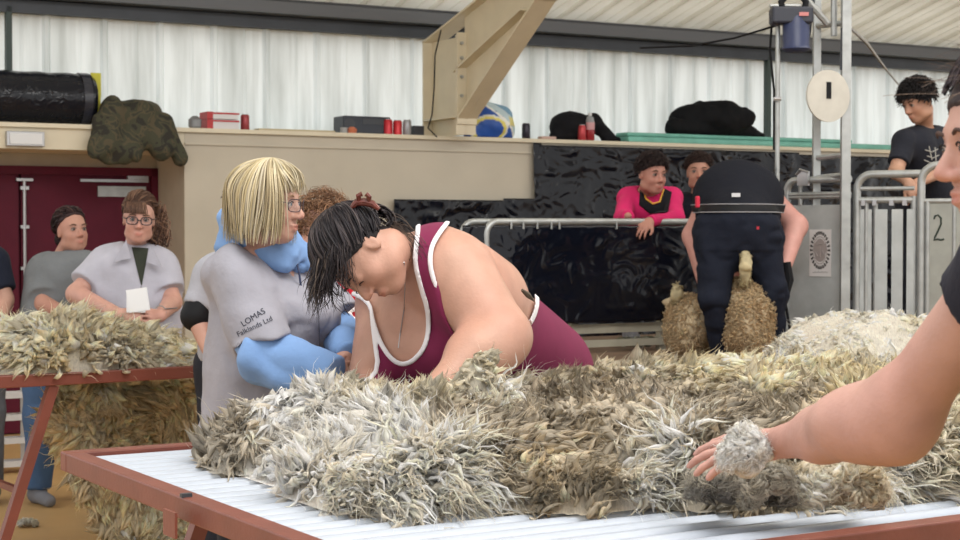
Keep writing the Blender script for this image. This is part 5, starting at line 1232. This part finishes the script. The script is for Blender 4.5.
def tee3(P): return np.maximum(smin(smin(ts(P), smax(s1_(P), (P - hc1) @ unit(elL - shL), .004), .04), smax(s2_(P), (P - (shR + elR) / 2) @ unit(elR - shR), .004), .04) + fold(P, .008, 8, 41), np.maximum(.85 - P[:, 2], -Ops().cone(nk - UP * .02, nk + UP * .15, .07)(P)))
b_ = (ts + s1_ + s2_).bounds(.03); b_[0][2] = .83; sdf_mesh('shirt', tee3, b_[0], b_[1], .007, cloth('black_tee', (34, 36, 48)), root)
ltr3 = legs_ops(Ops(), pel, R3, 0, F3, 1.1, t=.012, r=(.115, .07, .055)).ell(pel, (.19, .19, .13), k=.1); b_ = ltr3.bounds(.02); b_[0][2] = .06; sdf_mesh('trousers', lambda P: np.maximum(ltr3(P), np.maximum(.08 - P[:, 2], P[:, 2] - .98)), b_[0], b_[1], .012, dark, root); shoes(root, pel, R3, 0, F3, M['black'])
# ------------------------------------------------------------------ generic smaller figures
def figure(label, head, nk, shL, shR, elL, wrL, elR, wrR, pel, f, skin, g=1., z0=0., res=.008, hands=None, shirt=None, sleeves=.55, shirt_amp=.008, hem=None, trouser=None, legs=True, shirt_name='shirt', tex=None, long=False, tk=.0, eye_kw={}):
    lat = np.cross(f, UP); root = thing('person', label, 'person', (pel[0], pel[1], z0))
    bo = Ops().cone(pel - lat * .08, shL * .45 + nk * .55 - UP * .09, .115 * g, .105 * g, .08).cone(pel + lat * .08, shR * .45 + nk * .55 - UP * .09, .115 * g, .105 * g, .08).cone(shL, shR, .05, .05, .05)
    bo.cone(nk, head.p(0, -.025, -.06), .052 * head.s, .052 * head.s, .035)
    for sh, el, wr in ((shL, elL, wrL), (shR, elR, wrR)): bo.cone(sh, el, .05 * g, .042 * g, .04).cone(el, wr, .042 * g, .027 * g, .02)
    if legs: legs_ops(bo, pel, lat, z0, f, g)
    if hands:
        for (w, d, n, tside) in hands: hand_ops(bo, w, d, n, tside, .95, (.35, .45))
    ho = head.ops(False); f0 = ho.o[0]; ho.o[0] = (f0[0], f0[1], .02, 1); bo = bo + ho
    b = body(root, bo, res, skin_mat('skin_tone', SK, .0), lin(*skin), [head]); eyes(head, root, iris=(58, 44, 38), white=(150, 134, 126), **eye_kw)  # eye whites darkened, putting the shadow on small faces into their colour
    ts = Ops().cone(pel - lat * .07, shL * .45 + nk * .55 - UP * .09, (.14 + tk) * g, (.125 + tk) * g, .08).cone(pel + lat * .07, shR * .45 + nk * .55 - UP * .09, (.14 + tk) * g, (.125 + tk) * g, .08).cone(shL, shR, .068 + tk, .068 + tk, .06)
    sl = [];
    for sh, el, wr in ((shL, elL, wrL), (shR, elR, wrR)):
        o = Ops().cone(sh, el, (.066 + tk) * g, (.066 + tk) * g, .03)
        if long: o.cone(el, wr, (.058 + tk) * g, .042 * g, .02); e, dd = wr, unit(wr - el)
        else: e, dd = sh + (el - sh) * sleeves, unit(el - sh)
        sl.append((o, e, dd))
    hz_ = pel[2] - .12 if hem is None else hem
    def fn(P):
        d = ts(P)
        for o, e, dd in sl: d = smin(d, smax(o(P), (P - e) @ dd, .004), .03)
        d = d + fold(P, shirt_amp, 8, int(abs(pel[0] * 100)) % 50, (1, 1, .6)); d = np.maximum(d, hz_ - P[:, 2])
        return smax(d, -Ops().cone(nk - UP * .01, nk + UP * .14, .062)(P), .006)
    o = ts
    for s in sl: o = o + s[0]
    bb = o.bounds(.03); bb[0][2] = max(bb[0][2], hz_ - .02); sh_o = sdf_mesh(shirt_name, fn, bb[0], bb[1], res, shirt, root)
    if trouser is not None and legs:
        lt = legs_ops(Ops(), pel, lat, z0, f, g, t=.014, r=(.11, .068, .05)).ell(pel, (.16 * g, .14 * g, .13), k=.06); bb = lt.bounds(.02); bb[0][2] = z0 + .05
        sdf_mesh('trousers', lambda P: np.maximum(lt(P) + fold(P, .006, 9, 3), np.maximum(z0 + .08 - P[:, 2], P[:, 2] - pel[2] - .06)), bb[0], bb[1], .01, trouser, root)
        shoes(root, pel, lat, z0, f, shoe_m)
    return root, fn, sh_o
shoe_m = mat('grey_trainer', lin(120, 122, 130), .7, noise=.1)
# 4 striped shirt lady holding paper
fv = unit(V3(.12, -1, 0)); Y = 8.35
hd = Head(B(139, 219, Y - .1), (.22, -1, -.06), (.05, 0, 1), 1.02)
wrA, wrB = B(120, 315, Y - .42), B(160, 316, Y - .38)
shirtA = cloth('pale_lilac_shirt', (172, 172, 184), rough=.8)
root, fn, so = figure('person with spectacles and wavy ponytail, pale shirt, holding a folded white paper', hd, B(135, 247, Y + .03), B(161, 268, Y), B(106, 264, Y + .02), B(172, 302, Y - .08), wrB, B(76, 294, Y - .1), wrA, B(133, 231, Y) * V3(1, 1, 0) + UP * .93, fv, (208, 160, 144), 1.15, 0, .0075,
    [(wrA, (.9, -.2, .1), (-.1, -.9, .4), 1), (wrB, (-.9, -.2, .1), (.1, -.9, .4), -1)], shirtA, .72, .010, .82, cloth('dark_trousers2', (40, 42, 50)), tk=.012)
glasses(hd, root, (40, 36, 40), .0028)
MB().box(B(138, 300, Y - .46), (.10, .008, .11), np.array([unit(V3(1, 0, .15)), V3(0, 1, 0), unit(V3(-.15, 0, 1))])).box(B(136, 302, Y - .455), (.09, .008, .10)).build('folded_paper', mat('white_paper', lin(232, 232, 234), .7), None).__setitem__('label', 'folded white paper held in both hands of the woman in pale shirt')
po_ = [o for o in bpy.data.objects if o.name.startswith('folded_paper')][0]; po_['category'] = 'paper'
g_ = [(131 + (141 - 131) * a, 246 + 40 * a) for a in np.linspace(0, 1, 6)]; h_ = [(149 + (142 - 149) * a, 247 + 39 * a) for a in np.linspace(0, 1, 6)]
vv_ = onto(fn, [B(a[0] * (1 - t) + b[0] * t, a[1] * (1 - t) + b[1] * t, Y - .5) for a, b in zip(g_, h_) for t in (0, .33, .67, 1)], None, off=.004)
mesh_np('dark_undershirt', vv_, [[i * 4 + j, i * 4 + j + 4, i * 4 + j + 5, i * 4 + j + 1] for i in range(5) for j in range(3)], cloth('dark_green_knit', (56, 60, 52)), root)
surf_line([B(141, 286, Y - .3), B(143, 300, Y - .3), B(144, 330, Y - .3)], fn, .003, 'button_placket', mat('shirt_seam', lin(130, 128, 136), .9), root)
for sx, p0, p1, p2 in ((1, (126, 240), (114, 262), (131, 258)), (-1, (151, 246), (162, 268), (147, 262))):
    a, b, c = [B(*p, Y - .17) for p in (p0, p1, p2)]; MB().prism([a, b, c] if sx > 0 else [a, c, b], V3(0, .012, 0)).build('collar', shirtA, root)
MB().tube([B(177, 300 + 8, Y - .2)] + [B(160, 312, Y - .37) + V3(.03 * math.cos(a), .0, .03 * math.sin(a)) for a in np.linspace(0, 6.28, 12)][1:], .003, 5).build('bracelet', M['chrome'], root)
cols = ((96, 70, 58), (122, 92, 74), (74, 54, 46)); rad = (.080, .103, .092)
r_ = dirs(900, lambda d: (d[:, 1] * .8 - d[:, 2] < .1) & (d[:, 2] > -.5))
pts = [slerp_hair(hd, r_, (-.5, -.85, -.1), rad, len(r_), w=.003, cols=cols, lift=.01, jit=.05), cap(hd, (.079, .101, .091), lambda q: np.maximum(-(q[:, 2] + .02), q[:, 1] * .8 - (q[:, 2] - .03)), (80, 58, 48))]
n = 160; t = np.linspace(0, 1, 10)[None, :, None]; p0 = hd.p(.03, .075, .085)[None, None] + (rng.uniform(-.06, .045, (n, 1, 1)) * hd.r); pts.append(pack(p0 + t * (hd.f * .022 - hd.u * .055 + hd.r * rng.normal(0, .006, (n, 1, 1))) + hd.f * .01 * np.sin(t * 3), np.full((n, 10), .003), hcol(n, cols)))
n = 260; p0 = hd.p(.06, -.05, -.01)[None, None] * 0 + B(156, 212, Y + .02)[None, None] + rng.normal(0, .018, (n, 1, 3)); pts.append(pack(p0 + t * V3(.01, 0, -.15) + rng.normal(0, .016, (n, 1, 3)) * t + .012 * np.sin(t * 9 + rng.uniform(0, 6, (n, 1, 1))), np.full((n, 10), .0032), hcol(n, cols)))
hair_mesh(root, pts)
# 5 grey tee lady
Y = 8.95
hd = Head(B(72, 231, Y), (.62, -.75, .12), (-.12, .1, 1), 1.0)
root, fn, so = figure('person in plain grey T-shirt and blue jeans, dark hair tied back, turned right', hd, B(62, 258, Y + .02), B(84, 268, Y - .05), B(44, 272, Y + .0), B(96, 306, Y - .1), B(110, 318, Y - .3), B(44, 304, Y - .15), B(74, 318, Y - .35), B(60, 231, Y) * V3(1, 1, 0) + UP * .93, unit(V3(.6, -.8, 0)), (196, 146, 128), 1.12, 0, .008,
    [(B(74, 318, Y - .35), (.9, -.2, 0), (0, -.4, .9), 1)], cloth('grey_tee', (112, 116, 120)), .8, .007, .85, cloth('blue_jeans', (74, 100, 136)), tk=.01)
cols = ((52, 36, 38), (72, 50, 48), (40, 30, 32))
r_ = dirs(800, lambda d: (d[:, 1] * .8 - d[:, 2] < .05) & (d[:, 2] > -.5))
hair_mesh(root, [slerp_hair(hd, r_, (0, -.95, -.2), (.081, .104, .092), len(r_), w=.003, cols=cols, lift=.01, jit=.05), cap(hd, (.080, .102, .091), lambda q: np.maximum(-(q[:, 2] + .05), q[:, 1] * .8 - (q[:, 2] - .03)), cols[0])])
bnn = hd.p(-.01, -.125, -.03); n = 300; d0 = unit(rng.normal(size=(n, 3))); tn = unit(np.cross(d0, V3(.4, -.7, .5))); bp = bnn[None, None] + np.stack([(d0 * math.cos(a) + tn * math.sin(a)) for a in np.linspace(0, 1.4, 8)], 1) * .048
hair_mesh(root, [pack(bp, np.full((n, 8), .004), hcol(n, cols))], 'hair_bun')
# 6 person cut by left edge
Y = 8.9; hd = Head(B(-38, 205, Y), (.4, -.9, 0), UP, 1.)
root, fn, so = figure('person at the left edge of the picture in a black T-shirt, only an arm showing', hd, B(-36, 238, Y), B(-6, 262, Y), B(-66, 262, Y), B(5, 300, Y - .05), B(-6, 336, Y - .25), B(-76, 300, Y), B(-60, 330, Y - .2), B(-36, 231, Y) * V3(1, 1, 0) + UP * .95, unit(V3(.2, -1, 0)), (204, 158, 140), 1.1, 0, .011, None, cloth('black_tee2', (30, 34, 48)), .75, .007, 1.02, cloth('grey_joggers', (120, 122, 128)))
short_hair(hd, root, ((60, 46, 40),), 300)
# 7 hidden behind the blonde woman
Y = 6.5; hd = Head(B(250, 208, Y), (.6, .8, 0), UP, 1.)
root, fn, so = figure('person hidden behind the blonde woman, one pale grey sleeve with dark cuff showing', hd, B(248, 240, Y), B(212, 276, Y), B(282, 272, Y + .2), B(196, 316, Y - .04), B(208, 350, Y - .1), B(295, 330, Y + .2), B(290, 370, Y + .1), B(246, 231, Y + .1) * V3(1, 1, 0) + UP * .93, unit(V3(.35, .94, 0)), (200, 156, 138), 1.0, 0, .010, None, cloth('grey_shirt2', (160, 162, 172)), .78, .008, .95, dark)
short_hair(hd, root, ((60, 46, 40),), 300)
el, sh = B(196, 316, Y - .04), B(212, 276, Y); o = Ops().cone(sh + (el - sh) * .6, sh + (el - sh) * 1.0, .060, .062); b_ = o.bounds(.02); sdf_mesh('dark_cuff', o, b_[0], b_[1], .008, M['black'], root)
# 8 red shirt with white lion
Y = 6.1; hd = Head(B(322, 232, Y), (-.3, -.95, 0), UP, .98)
root, fn, so = figure('person with curly brown hair, red shirt with white print, behind the bending woman', hd, B(330, 262, Y), B(362, 278, Y), B(303, 278, Y + .05), B(366, 325, Y), B(352, 372, Y - .1), B(298, 330, Y), B(310, 372, Y - .1), B(335, 231, Y + .05) * V3(1, 1, 0) + UP * .93, unit(V3(-.05, -1, 0)), (206, 160, 142), .95, 0, .010, None, cloth('red_shirt', (176, 34, 48)), .7, .006, .9, dark)
cols = ((132, 98, 74), (104, 76, 58), (160, 124, 96)); n = 900; d0 = dirs(n, lambda d: (d[:, 2] > -.5)); P0 = hd.c + hd.s * ((np.array((0, -.02, .045)) + d0 * np.array((.088, .108, .10))) @ hd.R); c = hcol(n, cols)
pk = make_locks(P0, (d0 @ hd.R) + rng.normal(0, .6, (n, 3)), rng.uniform(.02, .05, n), np.full(n, .0022), c, c, curl=.5, T=10, profile='hair'); hair_mesh(root, [pk, cap(hd, (.083, .103, .094), lambda q: np.maximum(-(q[:, 2] + .03), q[:, 1] * .8 - (q[:, 2] - .03)), cols[1])])
lion = MB(); 
for pts_ in (((341, 298), (343, 306), (348, 312), (352, 320), (350, 328)), ((343, 306), (339, 309), (336, 306)), ((348, 312), (353, 309), (356, 304)), ((352, 318), (357, 321), (360, 318)), ((350, 328), (345, 332), (341, 340), (345, 344)), ((350, 328), (355, 334), (353, 342), (357, 345)), ((345, 332), (339, 330), (336, 324), (339, 319))):
    q = onto(fn, [B(x, y, Y - .3) for x, y in pts_], None, off=.003); lion.tube(list(q), [.009] + [.012] * (len(q) - 2) + [.005], 6)
lion.build('lion_print', mat('white_print', lin(232, 226, 228), .7), root, smooth=True)
# 9 boy in pink
Y = 9.95; zp_ = .78
hd = Head(B(652, 174, Y - .2), (.45, -.9, -.1), (.05, -.05, 1), 1.0)
wa, wb = B(650, 221, Y - .52), B(628, 216, Y - .45)
pink = cloth('pink_hoodie', (196, 40, 98), bump=.25)
root, fn, so = figure('boy with curly hair in bright pink hoodie and black vest, leaning on the rail', hd, B(648, 190, Y - .1), B(672, 198, Y - .05), B(629, 198, Y - .05), B(676, 218, Y - .3), wa, B(622, 218, Y - .32), wb, B(652, 231, Y + .25) * V3(1, 1, 0) + UP * 1.48, unit(V3(.1, -1, 0)), (186, 132, 116), .82, zp_, .0075,
    [(wa, (-.5, -.6, -.4), (0, -.5, .8), -1), ], pink, .9, .007, 1.4, dark, long=True)
vo = Ops().cone(B(645, 192, Y - .12), B(650, 214, Y - .1), .07, .10, .04).cone(B(660, 192, Y - .12), B(664, 214, Y - .1), .05, .09, .04)
def vest(P):
    px, py = proj(P); q = np.c_[px, py]; keep = poly_sd(q, [(640, 186), (646, 200), (653, 205), (660, 203), (664, 188), (672, 192), (668, 212), (650, 214), (639, 205)]) * P[:, 1] / F
    return np.maximum(fn(P) - .010, -keep)
b_ = (B(630, 220, Y - .5), B(680, 180, Y + .1)); sdf_mesh('black_vest', vest, np.minimum(*b_), np.maximum(*b_), .0065, cloth('black_vest', (26, 26, 30)), root)
MB().tube(list(onto(fn, [B(x, y, Y - .5) for x, y in ((641, 187), (646, 199), (653, 204), (660, 202), (664, 189))], None, off=.013)), .0055, 6).build('yellow_neck_trim', mat('yellow_trim', lin(214, 160, 60), .7), root, smooth=True)
cols = ((38, 30, 32), (56, 44, 42)); short_hair(hd, root, cols, 1300, .03, .5, .01, .0036, (.080, .102, .094), 1.4)
# 10 second boy
Y = 10.3; hd = Head(B(699, 172, Y - .15), (-.12, -1, 0), UP, .98)
root, fn, so = figure('boy in dark clothes looking over the rail, half hidden by the bent shearer', hd, B(700, 192, Y), B(722, 204, Y), B(680, 204, Y), B(726, 235, Y), B(716, 255, Y - .1), B(678, 235, Y), B(690, 255, Y - .1), B(700, 231, Y + .1) * V3(1, 1, 0) + UP * 1.38, unit(V3(0, -1, 0)), (190, 140, 120), .75, zp_, .009, None, cloth('dark_sweater', (28, 30, 40)), .9, .006, 1.25, dark, long=True)
short_hair(hd, root, ((52, 40, 38), (66, 50, 46)), 700, .03, .3, .015)
# 12 man leaning over the pens
Y = 9.7; hd = Head(B(918, 101, Y - .12), (-.75, -.42, -.35), (-.25, -.1, .95), 1.0)
wa, wb = B(908, 182, Y - .42), B(917, 183, Y - .36)
root, fn, so = figure('young man in a black T-shirt with dark hair, leaning over the metal pens', hd, B(924, 124, Y), B(905, 142, Y - .14), B(945, 140, Y + .1), B(896, 172, Y - .25), wa, B(938, 172, Y - .1), wb, B(932, 231, Y + .1) * V3(1, 1, 0) + UP * 1.62, unit(V3(-.55, -.83, 0)), (192, 146, 122), 1.0, zp_, .008,
    [(wa, (.3, -.5, -.7), (-.3, -.7, .4), 1), (wb, (-.4, -.5, -.7), (.3, -.7, .4), -1)], cloth('black_tee3', (34, 36, 44)), .72, .007, 1.5, dark)
short_hair(hd, root, ((24, 22, 24), (34, 30, 32)), 1300, .045, .12, -.005, .004, (.083, .107, .097), .2)
ptx = MB(); 
for pts_ in (((925, 150), (932, 152), (938, 149)), ((927, 156), (933, 158), (939, 155)), ((929, 146), (932, 160)), ((935, 147), (936, 161)), ((924, 160), (931, 163))): ptx.tube(list(onto(fn, [B(x, y, Y - .4) for x, y in pts_], None, off=.002)), .0035, 5)
ptx.build('pale_print', mat('pale_print', lin(150, 150, 146), .8), root)
# ------------------------------------------------------------------ 11 shearer
Y = 8.6; z0 = .78
root = thing('person', 'shearer bent double, back to us, black singlet and dark jeans, sheep between legs', 'person', B(740, 231, Y) * V3(1, 1, 0) + UP * z0)
sm3 = skin_mat('skin_shearer', SK, 0)
hL, hR = B(718, 232, Y), B(758, 232, Y); kL, kR = B(714, 296, Y - .10), B(772, 292, Y - .05); aL, aR = B(722, 352, Y + .02), B(775, 352, Y + .05)
ct = B(738, 200, Y + .2); shl, shr = B(712, 195, Y + .50), B(766, 195, Y + .50); eL, wL = B(694, 236, Y + .38), B(704, 282, Y + .2); eR, wR = B(796, 226, Y + .34), B(784, 268, Y + .1)
hd = Head(B(742, 262, Y + .62), (0, -.5, -.85), (0, .6, -.6), 1.)
jo = Ops().cone(hL, kL, .118, .078, .05).cone(hR, kR, .118, .078, .05).cone(kL, aL, .072, .062, .03).cone(kR, aR, .072, .062, .03).ell((hL + hR) / 2 - UP * .02, (.20, .17, .16), k=.08)
bo = Ops().cone(hL, kL, .10, .065, .05).cone(hR, kR, .10, .065, .05).cone(kL, aL, .06, .045, .03).cone(kR, aR, .06, .045, .03).cone((hL + hR) / 2, ct, .16, .16, .08).cone(ct, (shl + shr) / 2, .15, .12, .08).cone(shl, shr, .07, .07, .06)
for a, b, c in ((shl, eL, wL), (shr, eR, wR)): bo.cone(a, b, .068, .062, .05).cone(b, c, .060, .038, .03)
bo.cone((shl + shr) / 2, hd.p(0, -.03, -.05), .06, .055, .04)
hand_ops(bo, wL, (.3, -.4, -.8), (-.8, 0, 0), 1, 1., (.4, .5)); hand_ops(bo, wR, (-.3, -.4, -.8), (.8, 0, 0), -1, 1., (.4, .5))
bo = bo + hd.ops(False); body(root, bo, .009, sm3, lin(214, 158, 148), [hd]); short_hair(hd, root, ((50, 40, 36),), 300)
si = Ops().cone((hL + hR) / 2 + UP * .03, ct, .195, .200, .1).cone(ct - V3(.06, 0, 0), shl, .155, .10, .08).cone(ct + V3(.06, 0, 0), shr, .155, .10, .08).ell(ct + UP * .01, (.215, .20, .175), k=.08)
zb = B(738, 208, Y - .18)[2]
def UU(P): return smin(jo(P), si(P), .03)
b_ = si.bounds(.03); sdf_mesh('singlet', lambda P: np.maximum(UU(P) + fold(P, .006, 7, 51), np.maximum(zb - .01 - P[:, 2] - np.maximum(P[:, 1] - Y - .15, 0) * .6, 0 * P[:, 0] - 1)), b_[0], b_[1], .009, cloth('black_singlet', (26, 28, 36), sheen=0), root)
jeanm = cloth('dark_jeans', (26, 30, 42), bump=.9, sheen=0)
b_ = (jo + si).bounds(.03); b_[0][2] = z0 + .03; b_[1][2] = zb + .05
def jf(P): return np.maximum(np.where(P[:, 2] > hL[2] - .1, UU(P) - .004, jo(P) - .0 * P[:, 0]) + fold(P, .012, 9, 61, (1, 1, 1.4)) - .002, np.maximum(np.maximum(z0 + .04 - P[:, 2], P[:, 2] - zb), (P[:, 1] - Y - .19)))
b_ = (b_[0], b_[1] + UP * .0); sdf_mesh('jeans', jf, b_[0], b_[1], .008, jeanm, root)
wb_ = Ops().ell((hL + hR) / 2 + UP * .05, (.222, .205, .2), k=.05)
bz0, bz1 = B(738, 212, Y - .18)[2], B(738, 204, Y - .18)[2]
def band(z_a, z_b, inf): return lambda P: np.maximum(np.maximum(np.maximum(UU(P) - inf, -(UU(P) - inf + .012)), np.maximum(P[:, 2] - z_b, z_a - P[:, 2])), P[:, 1] - Y - .2)
for nm, za, zz, inf, mm in (('belt', bz0, bz1, .012, M['black']), ('belt_stitching', bz1 - .003, bz1 + .003, .015, mat('pale_thread', lin(150, 150, 155), .8)), ('belt_stitching', bz0 - .003, bz0 + .003, .015, mat('pale_thread2', lin(150, 150, 155), .8))):
    bb = si.bounds(.05); bb[0][2] = za - .02; bb[1][2] = zz + .02; sdf_mesh(nm, band(za, zz, inf), bb[0], bb[1], .006 if nm == 'belt' else .004, mm, root, None)
def patch(px, py, w, h, m, nm):
    fnn = lambda P: np.minimum(si(P), jo(P)); 
    P = np.array([B(px + a * w, py + b * h, Y - .5) for b in (-.5, .5) for a in (-.5, 0, .5)]); P = onto(fnn, P, None, lim=.6, off=.008); mesh_np(nm, P, [[0, 3, 4, 1], [1, 4, 5, 2]], m, root)
patch(736, 195, 9, 4, mat('grey_patch', lin(180, 180, 184), .8), 'singlet_tag'); patch(761, 228, 9, 3, mat('red_patch', lin(170, 40, 56), .8), 'red_tag')
MB().box(B(697, 202, Y - .02) + V3(0, -.02, 0), (.02, .05, .06)).build('red_trim', mat('red_trim', lin(200, 40, 70), .8), root, bevel=.006)
shoes(root, (hL + hR) / 2, V3(1, 0, 0), z0, V3(0, 1, 0), mat('felt_moccasin', lin(40, 40, 46), .9), an=(aL, aR))
# handpiece at the right hip
hp_ = thing('shearing_handpiece', 'black shearing handpiece on its drive tube hanging beside the shearer', 'handpiece', B(786, 300, Y + .05))
MB().tube([B(787, 262, Y + .05), B(789, 280, Y + .05), B(785, 300, Y + .05)], [.02, .026, .016], 8).build('handle', M['black'], hp_, smooth=True); MB().tube([B(785, 300, Y + .05), B(790, 330, Y + .05), B(783, 352, Y + .05)], .008, 6).build('drive_tube', M['black'], hp_)
# ------------------------------------------------------------------ sheep
def sheep(c, rx, rz, label, taillen, tail_at, colA, colB, n, seed, Yd=.32, zf=.78, lean=0.):
    root = thing('sheep', label, 'sheep', V3(c[0], c[1], zf))
    o = Ops().ell(c, (rx, Yd, rz), k=0).ell(c + UP * rz * .38, (rx * 1.05, Yd * .9, rz * .45), k=.08).ell(c - UP * rz * .35 + V3(lean, -.0, 0), (rx * .98, Yd * .85, rz * .62), k=.08).ell(c + V3(0, Yd * .8, rz * .3), (rx * .7, .16, rz * .5), k=.1)
    hh = c + V3(0, Yd + .14, rz * .35)
    bo = o + Ops().cone(c + V3(0, Yd * .9, rz * .3), hh + UP * .05, .08, .06, .06).cone(hh + UP * .05, hh + V3(0, .16, -.03), .058, .036, .04)
    for q in (-1, 1):
        bo.ell(hh + V3(q * .07, -.01, .06), (.045, .015, .02), k=.02)
        bo.cone(c + V3(q * rx * .5, -Yd * .1, -rz * .5), V3(c[0] + q * rx * .55, c[1] + .05, zf + .12), .06, .03, .05).cone(V3(c[0] + q * rx * .55, c[1] + .05, zf + .12), V3(c[0] + q * rx * .55, c[1] - .02, zf + .02), .028, .024, .02)
    base = np.array(lin(*colA)); lo, hi = bo.bounds(.02)
    bmp = lambda P: bo(P) + .010 * fbm(P, 22, 3, seed)
    sdf_mesh('body', lambda P: np.maximum(bmp(P), zf + .002 - P[:, 2]), lo, hi, .009, FM2, root, lambda P: np.clip(np.array(lin(*colB)) * (1 + .25 * vnoise(P, 30, seed))[:, None], 0, 1))
    V, Q = extract(o, *o.bounds(.02), .012); idx = rng.integers(0, len(V), n); P0 = V[idx] + rng.normal(0, .006, (n, 3)); P0 = P0[P0[:, 1] < c[1] + .1]; n = len(P0); P0 = P0[P0[:, 2] > zf + .03]; n = len(P0)
    e = .01; g = np.stack([o(P0 + V3(e, 0, 0)) - o(P0 - V3(e, 0, 0)), o(P0 + V3(0, e, 0)) - o(P0 - V3(0, e, 0)), o(P0 + V3(0, 0, e)) - o(P0 - V3(0, 0, e))], 1); g = unit(g)
    mx = np.clip(.5 + vnoise(P0, 18, seed + 1), 0, 1)[:, None]; c1 = base * mx * 1.1 + np.array(lin(*colB)) * (1 - mx)
    p = make_locks(P0, g + rng.normal(0, .55, (n, 3)) - UP * .25, rng.uniform(.012, .024, n), rng.uniform(.0022, .0042, n), c1 * 1.12, c1, curl=.35, T=7, flat=.6, jitter=.12)
    mesh_np('wool', p[0], p[1], FM, root, col=p[2], fib=p[3])
    tl = Ops().chain([B(*tail_at[0]), B(*tail_at[1]), B(*tail_at[2])], [.020, .030, .022], .02); lo, hi = tl.bounds(.02)
    tb = np.array(lin(214, 202, 166)); sdf_mesh('tail', lambda P: tl(P) + .006 * fbm(P, 40, 2, 5), lo, hi, .006, FM2, root, lambda P: tb * (1 + .2 * vnoise(P, 50, 2))[:, None])
    n = 260; t = rng.uniform(0, 1, n)[:, None]; A_, Z_ = B(*tail_at[0]), B(*tail_at[2]); P0 = A_ + (Z_ - A_) * t + unit(rng.normal(size=(n, 3))) * .022; cc = np.tile(tb, (n, 1)); p = make_locks(P0, unit(P0 - (A_ + (Z_ - A_) * t)) * .6 - UP * .6 + rng.normal(0, .2, (n, 3)), np.full(n, .025), np.full(n, .004), cc, cc, curl=.15, T=5); mesh_np('tail_wool', p[0], p[1], FM, root, col=p[2], fib=p[3])
    return root
FM2 = fibre_mat('dense_wool', rough=.95, sc=(1., 1., 1.), bump=.8, var=.2, transl=.4)
sheep(B(745, 318, Y + .02), .130, .195, 'curly fawn sheep held upright between the shearer\'s legs, pale tail on top', .1, [(745, 282, Y - .16), (746, 266, Y - .20), (746, 254, Y - .16)], (206, 184, 150), (226, 208, 176), 12000, 3, Yd=.20)
sheep(B(690, 326, 8.95), .098, .15, 'smaller fawn sheep standing left of the shearer, with a short upright white tail', .1, [(677, 302, 8.88), (677, 294, 8.86), (677, 287, 8.86)], (212, 192, 160), (228, 212, 182), 7000, 9, Yd=.28, lean=-.02)
